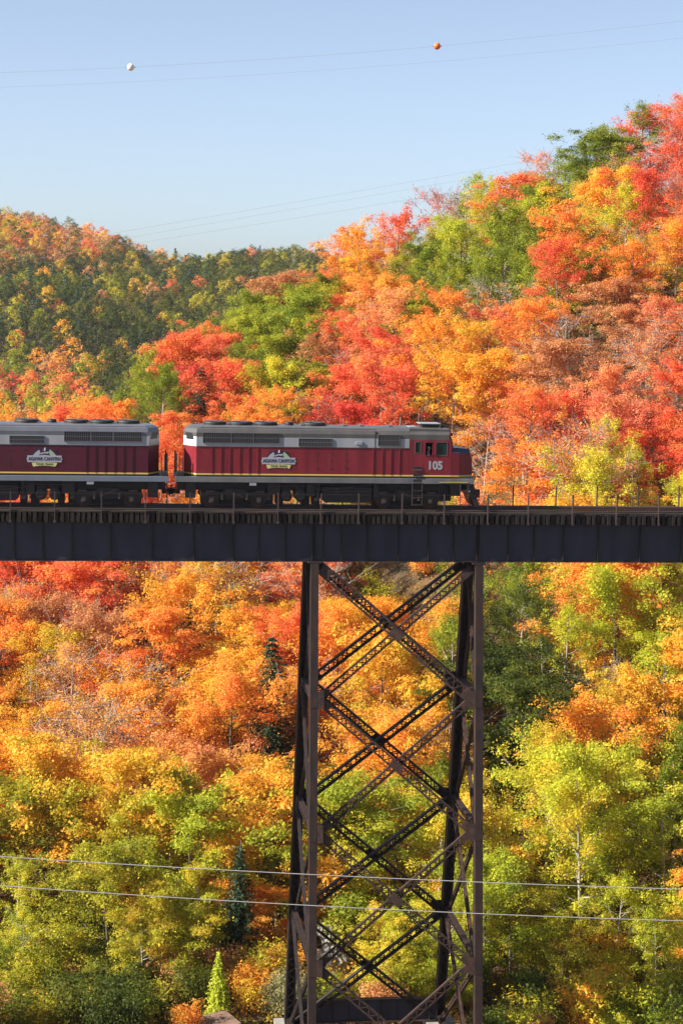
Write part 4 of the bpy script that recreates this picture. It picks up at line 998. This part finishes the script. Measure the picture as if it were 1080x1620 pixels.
locomotive(-12.50, 1, PA, '105', 'maroon and grey diesel locomotive numbered 105 with its cab at the right end', 5.42)
locomotive(-13.96, -1, PB, '', 'maroon locomotive with painted-in shade behind at the left, only its blunt rear half in view', 6.55)

# the engineer at the open cab window
def skin_mesh(name, pts, edges, radii, mt, parent, loc):
    me = bpy.data.meshes.new(name); me.from_pydata(pts, edges, []); o = bpy.data.objects.new(name, me); COL.objects.link(o)
    o.modifiers.new('skin', 'SKIN'); sv = me.skin_vertices[0].data if me.skin_vertices else None
    if sv is None:
        bpy.context.view_layer.objects.active = o; me.skin_vertices.new() if hasattr(me.skin_vertices, 'new') else None; sv = me.skin_vertices[0].data
    for i, r in enumerate(radii): sv[i].radius = r if hasattr(r, '__len__') else (r, r)
    sv[0].use_root = True
    ss = o.modifiers.new('sub', 'SUBSURF'); ss.levels = 2; ss.render_levels = 2
    me.materials.append(mt); o.parent = parent; o.location = loc; return o
M['skin'] = mat('skin', (.62, .36, .26), .6); M['shirt'] = mat('blue_shirt', (.28, .40, .60), .8); M['cap'] = mat('white_cap', (.75, .75, .72), .8); M['trousers'] = mat('dark_trousers', (.03, .035, .05), .8)
px_ = -12.5 + 14.22
pe = empty('person', (px_, -1.05, 2.36 + RAIL), 'engineer in a blue shirt and white cap at the open cab window', 'person')
pts = [(0, .0, .50), (.02, 0, .78), (.04, -.02, .98), (.06, -.03, 1.07), (.075, -.035, 1.17), (.085, -.035, 1.27), (.03, -.20, .95), (.08, -.30, .74), (.26, -.36, .72), (.36, -.37, .73), (.03, .18, .95), (.10, .22, .70), (.32, .14, .68), (.42, .12, .69), (.22, -.10, .48), (.46, -.11, .46), (.48, -.11, .06), (.58, -.11, .03), (.22, .10, .48), (.46, .11, .46), (.48, .11, .06), (.58, .11, .03)]
ed = [(0,1),(1,2),(2,3),(3,4),(4,5),(2,6),(6,7),(7,8),(8,9),(2,10),(10,11),(11,12),(12,13),(0,14),(14,15),(15,16),(16,17),(0,18),(18,19),(19,20),(20,21)]
ra = [(.13,.16),(.12,.16),(.11,.17),.055,.085,.075,.055,.045,.04,.035,.055,.045,.04,.035,.085,.065,.045,.04,.085,.065,.045,.04]
try:
    skin_mesh('body', pts, ed, ra, M['skin'], pe, (0, 0, 0))
    skin_mesh('shirt', [pts[i] for i in (0,1,2,6,7,8,10,11,12)], [(0,1),(1,2),(2,3),(3,4),(4,5),(2,6),(6,7),(7,8)], [(.15,.18),(.14,.18),(.13,.19),.07,.06,.052,.07,.06,.052], M['shirt'], pe, (0, 0, 0))
    skin_mesh('trousers', [pts[i] for i in (0,14,15,16,18,19,20)], [(0,1),(1,2),(2,3),(0,4),(4,5),(5,6)], [(.155,.185),.10,.08,.06,.10,.08,.06], M['trousers'], pe, (0, 0, -.01))
except Exception as ex: print('person', ex)
m = MB(); m.tube([(.075, -.035, 1.235), (.075, -.035, 1.29), (.075, -.035, 1.345), (.075, -.035, 1.36)], [.098, .10, .08, .03], 14); m.box(.12, .25, -.09, .02, 1.24, 1.252); m.build('cap', M['cap'], pe, smooth=True)
m = MB(); m.box(-.25, .25, -.22, .22, .36, .42); m.box(-.28, -.20, -.22, .22, .42, 1.0); m.cyl((0, 0, .0), (0, 0, .36), .05, 10)
st = m.build('cab_seat', M['black'], None); st.location = (px_ - .02, -1.05, 2.37 + RAIL); tag(st, 'black driver seat inside the cab of locomotive 105', 'seat')
# ------------------------------------------------------------------ power lines
M['wire'] = mat('aluminium_wire', (.55, .54, .52), .45, .3); M['wire_grey'] = mat('distant_wire', (.30, .31, .33), .6); M['wire_dark'] = mat('dark_wire', (.04, .03, .03), .6)
M['ball_white'] = mat('white_marker', (.80, .80, .78), .45); M['ball_orange'] = mat('orange_marker', (.80, .17, .05), .45)
def wire(pp, Y0, Y1, r, mt, label, group=None):
    """a hanging line through three sighted points, running on past the view on both sides"""
    co = np.polyfit([p[0] for p in pp], [p[1] for p in pp], 2); pts = []
    for px in np.linspace(-500, 1580, 40):
        u = (px + 500) / 2080; pts.append(at_y(px, np.polyval(co, px), Y0 + (Y1 - Y0) * u))
    m = MB(); m.tube(pts, r, 6); o = m.build('power_line', mt, None, smooth=True, fix=False)
    tag(o, label, 'power line', group); return lambda px: at_y(px, np.polyval(co, px), Y0 + (Y1 - Y0) * (px + 500) / 2080)
wire([(0, 1355), (480, 1383), (1080, 1407)], -21, -21, .021, M['wire'], 'upper of two pale cables crossing in front of the tower')
wire([(0, 1401), (480, 1432), (1080, 1457)], -21, -21, .021, M['wire'], 'lower of two pale cables crossing in front of the tower')
f1 = wire([(0, 115), (690, 73), (1080, 33)], 55, 55, .008, M['wire_grey'], 'faint wire carrying the white and orange marker balls')
wire([(0, 138), (440, 116), (1080, 60)], 58, 58, .006, M['wire_grey'], 'faint wire in the sky just below the marker balls')
wire([(0, 399), (185, 368), (760, 268)], 100, 100, .011, M['wire_grey'], 'topmost of three faint wires crossing low sky before the far hill')
wire([(0, 412), (210, 375), (700, 290)], 102, 102, .010, M['wire_grey'], 'middle of three faint wires crossing low sky before the far hill')
wire([(0, 418), (215, 385), (620, 320)], 104, 104, .010, M['wire_grey'], 'lowest of three faint wires crossing low sky before the far hill')
wire([(80, 1137), (500, 1133), (950, 1133)], 16, 16, .014, M['wire_dark'], 'thin dark wire behind the tower, at the height of its first joints')
for px, mt, lb in ((207, 'ball_white', 'white aerial marker ball on the high wire, above the far hill'), (691, 'ball_orange', 'orange aerial marker ball on the high wire, right of the white one')):
    c = f1(px); m = MB(); n = 14; r = .30
    m.tube([(-r * math.cos(math.pi * k / n), 0, 0) for k in range(n + 1)], [max(.004, r * math.sin(math.pi * k / n)) for k in range(n + 1)], 24)
    e = empty('marker_ball', c, lb, 'marker ball', 'marker balls on the high wire'); m.build('shell', M[mt], e, smooth=True)
    m = MB(); m.tube([(-.001, 0, 0), (.001, 0, 0)], [.303, .303], 24); m.build('seam', M['wire_grey'], e)
    m = MB(); m.cyl((-.42, 0, 0), (-.295, 0, 0), .03, 8); m.cyl((.295, 0, 0), (.42, 0, 0), .03, 8); m.build('clamp', M['wire_grey'], e)
# ------------------------------------------------------------------ air
hz = bpy.data.materials.new('haze'); hz.use_nodes = True; nt = hz.node_tree; nt.nodes.remove(nt.nodes['Principled BSDF'])
pv = nt.nodes.new('ShaderNodeVolumePrincipled'); pv.inputs['Color'].default_value = (.90, .93, 1.0, 1); pv.inputs['Density'].default_value = HAZE_DENSITY; pv.inputs['Anisotropy'].default_value = .2
nt.links.new(pv.outputs[0], nt.nodes['Material Output'].inputs['Volume'])
m = MB(); m.box(gx[0] - 5, gx[-1] + 5, gy[0] - 5, gy[-1] + 5, float(GZ.min()) - 1, 105); ho = m.build('haze', hz); ho['kind'] = 'stuff'; ho['label'] = 'thin pale air between the bridge and the far hill'
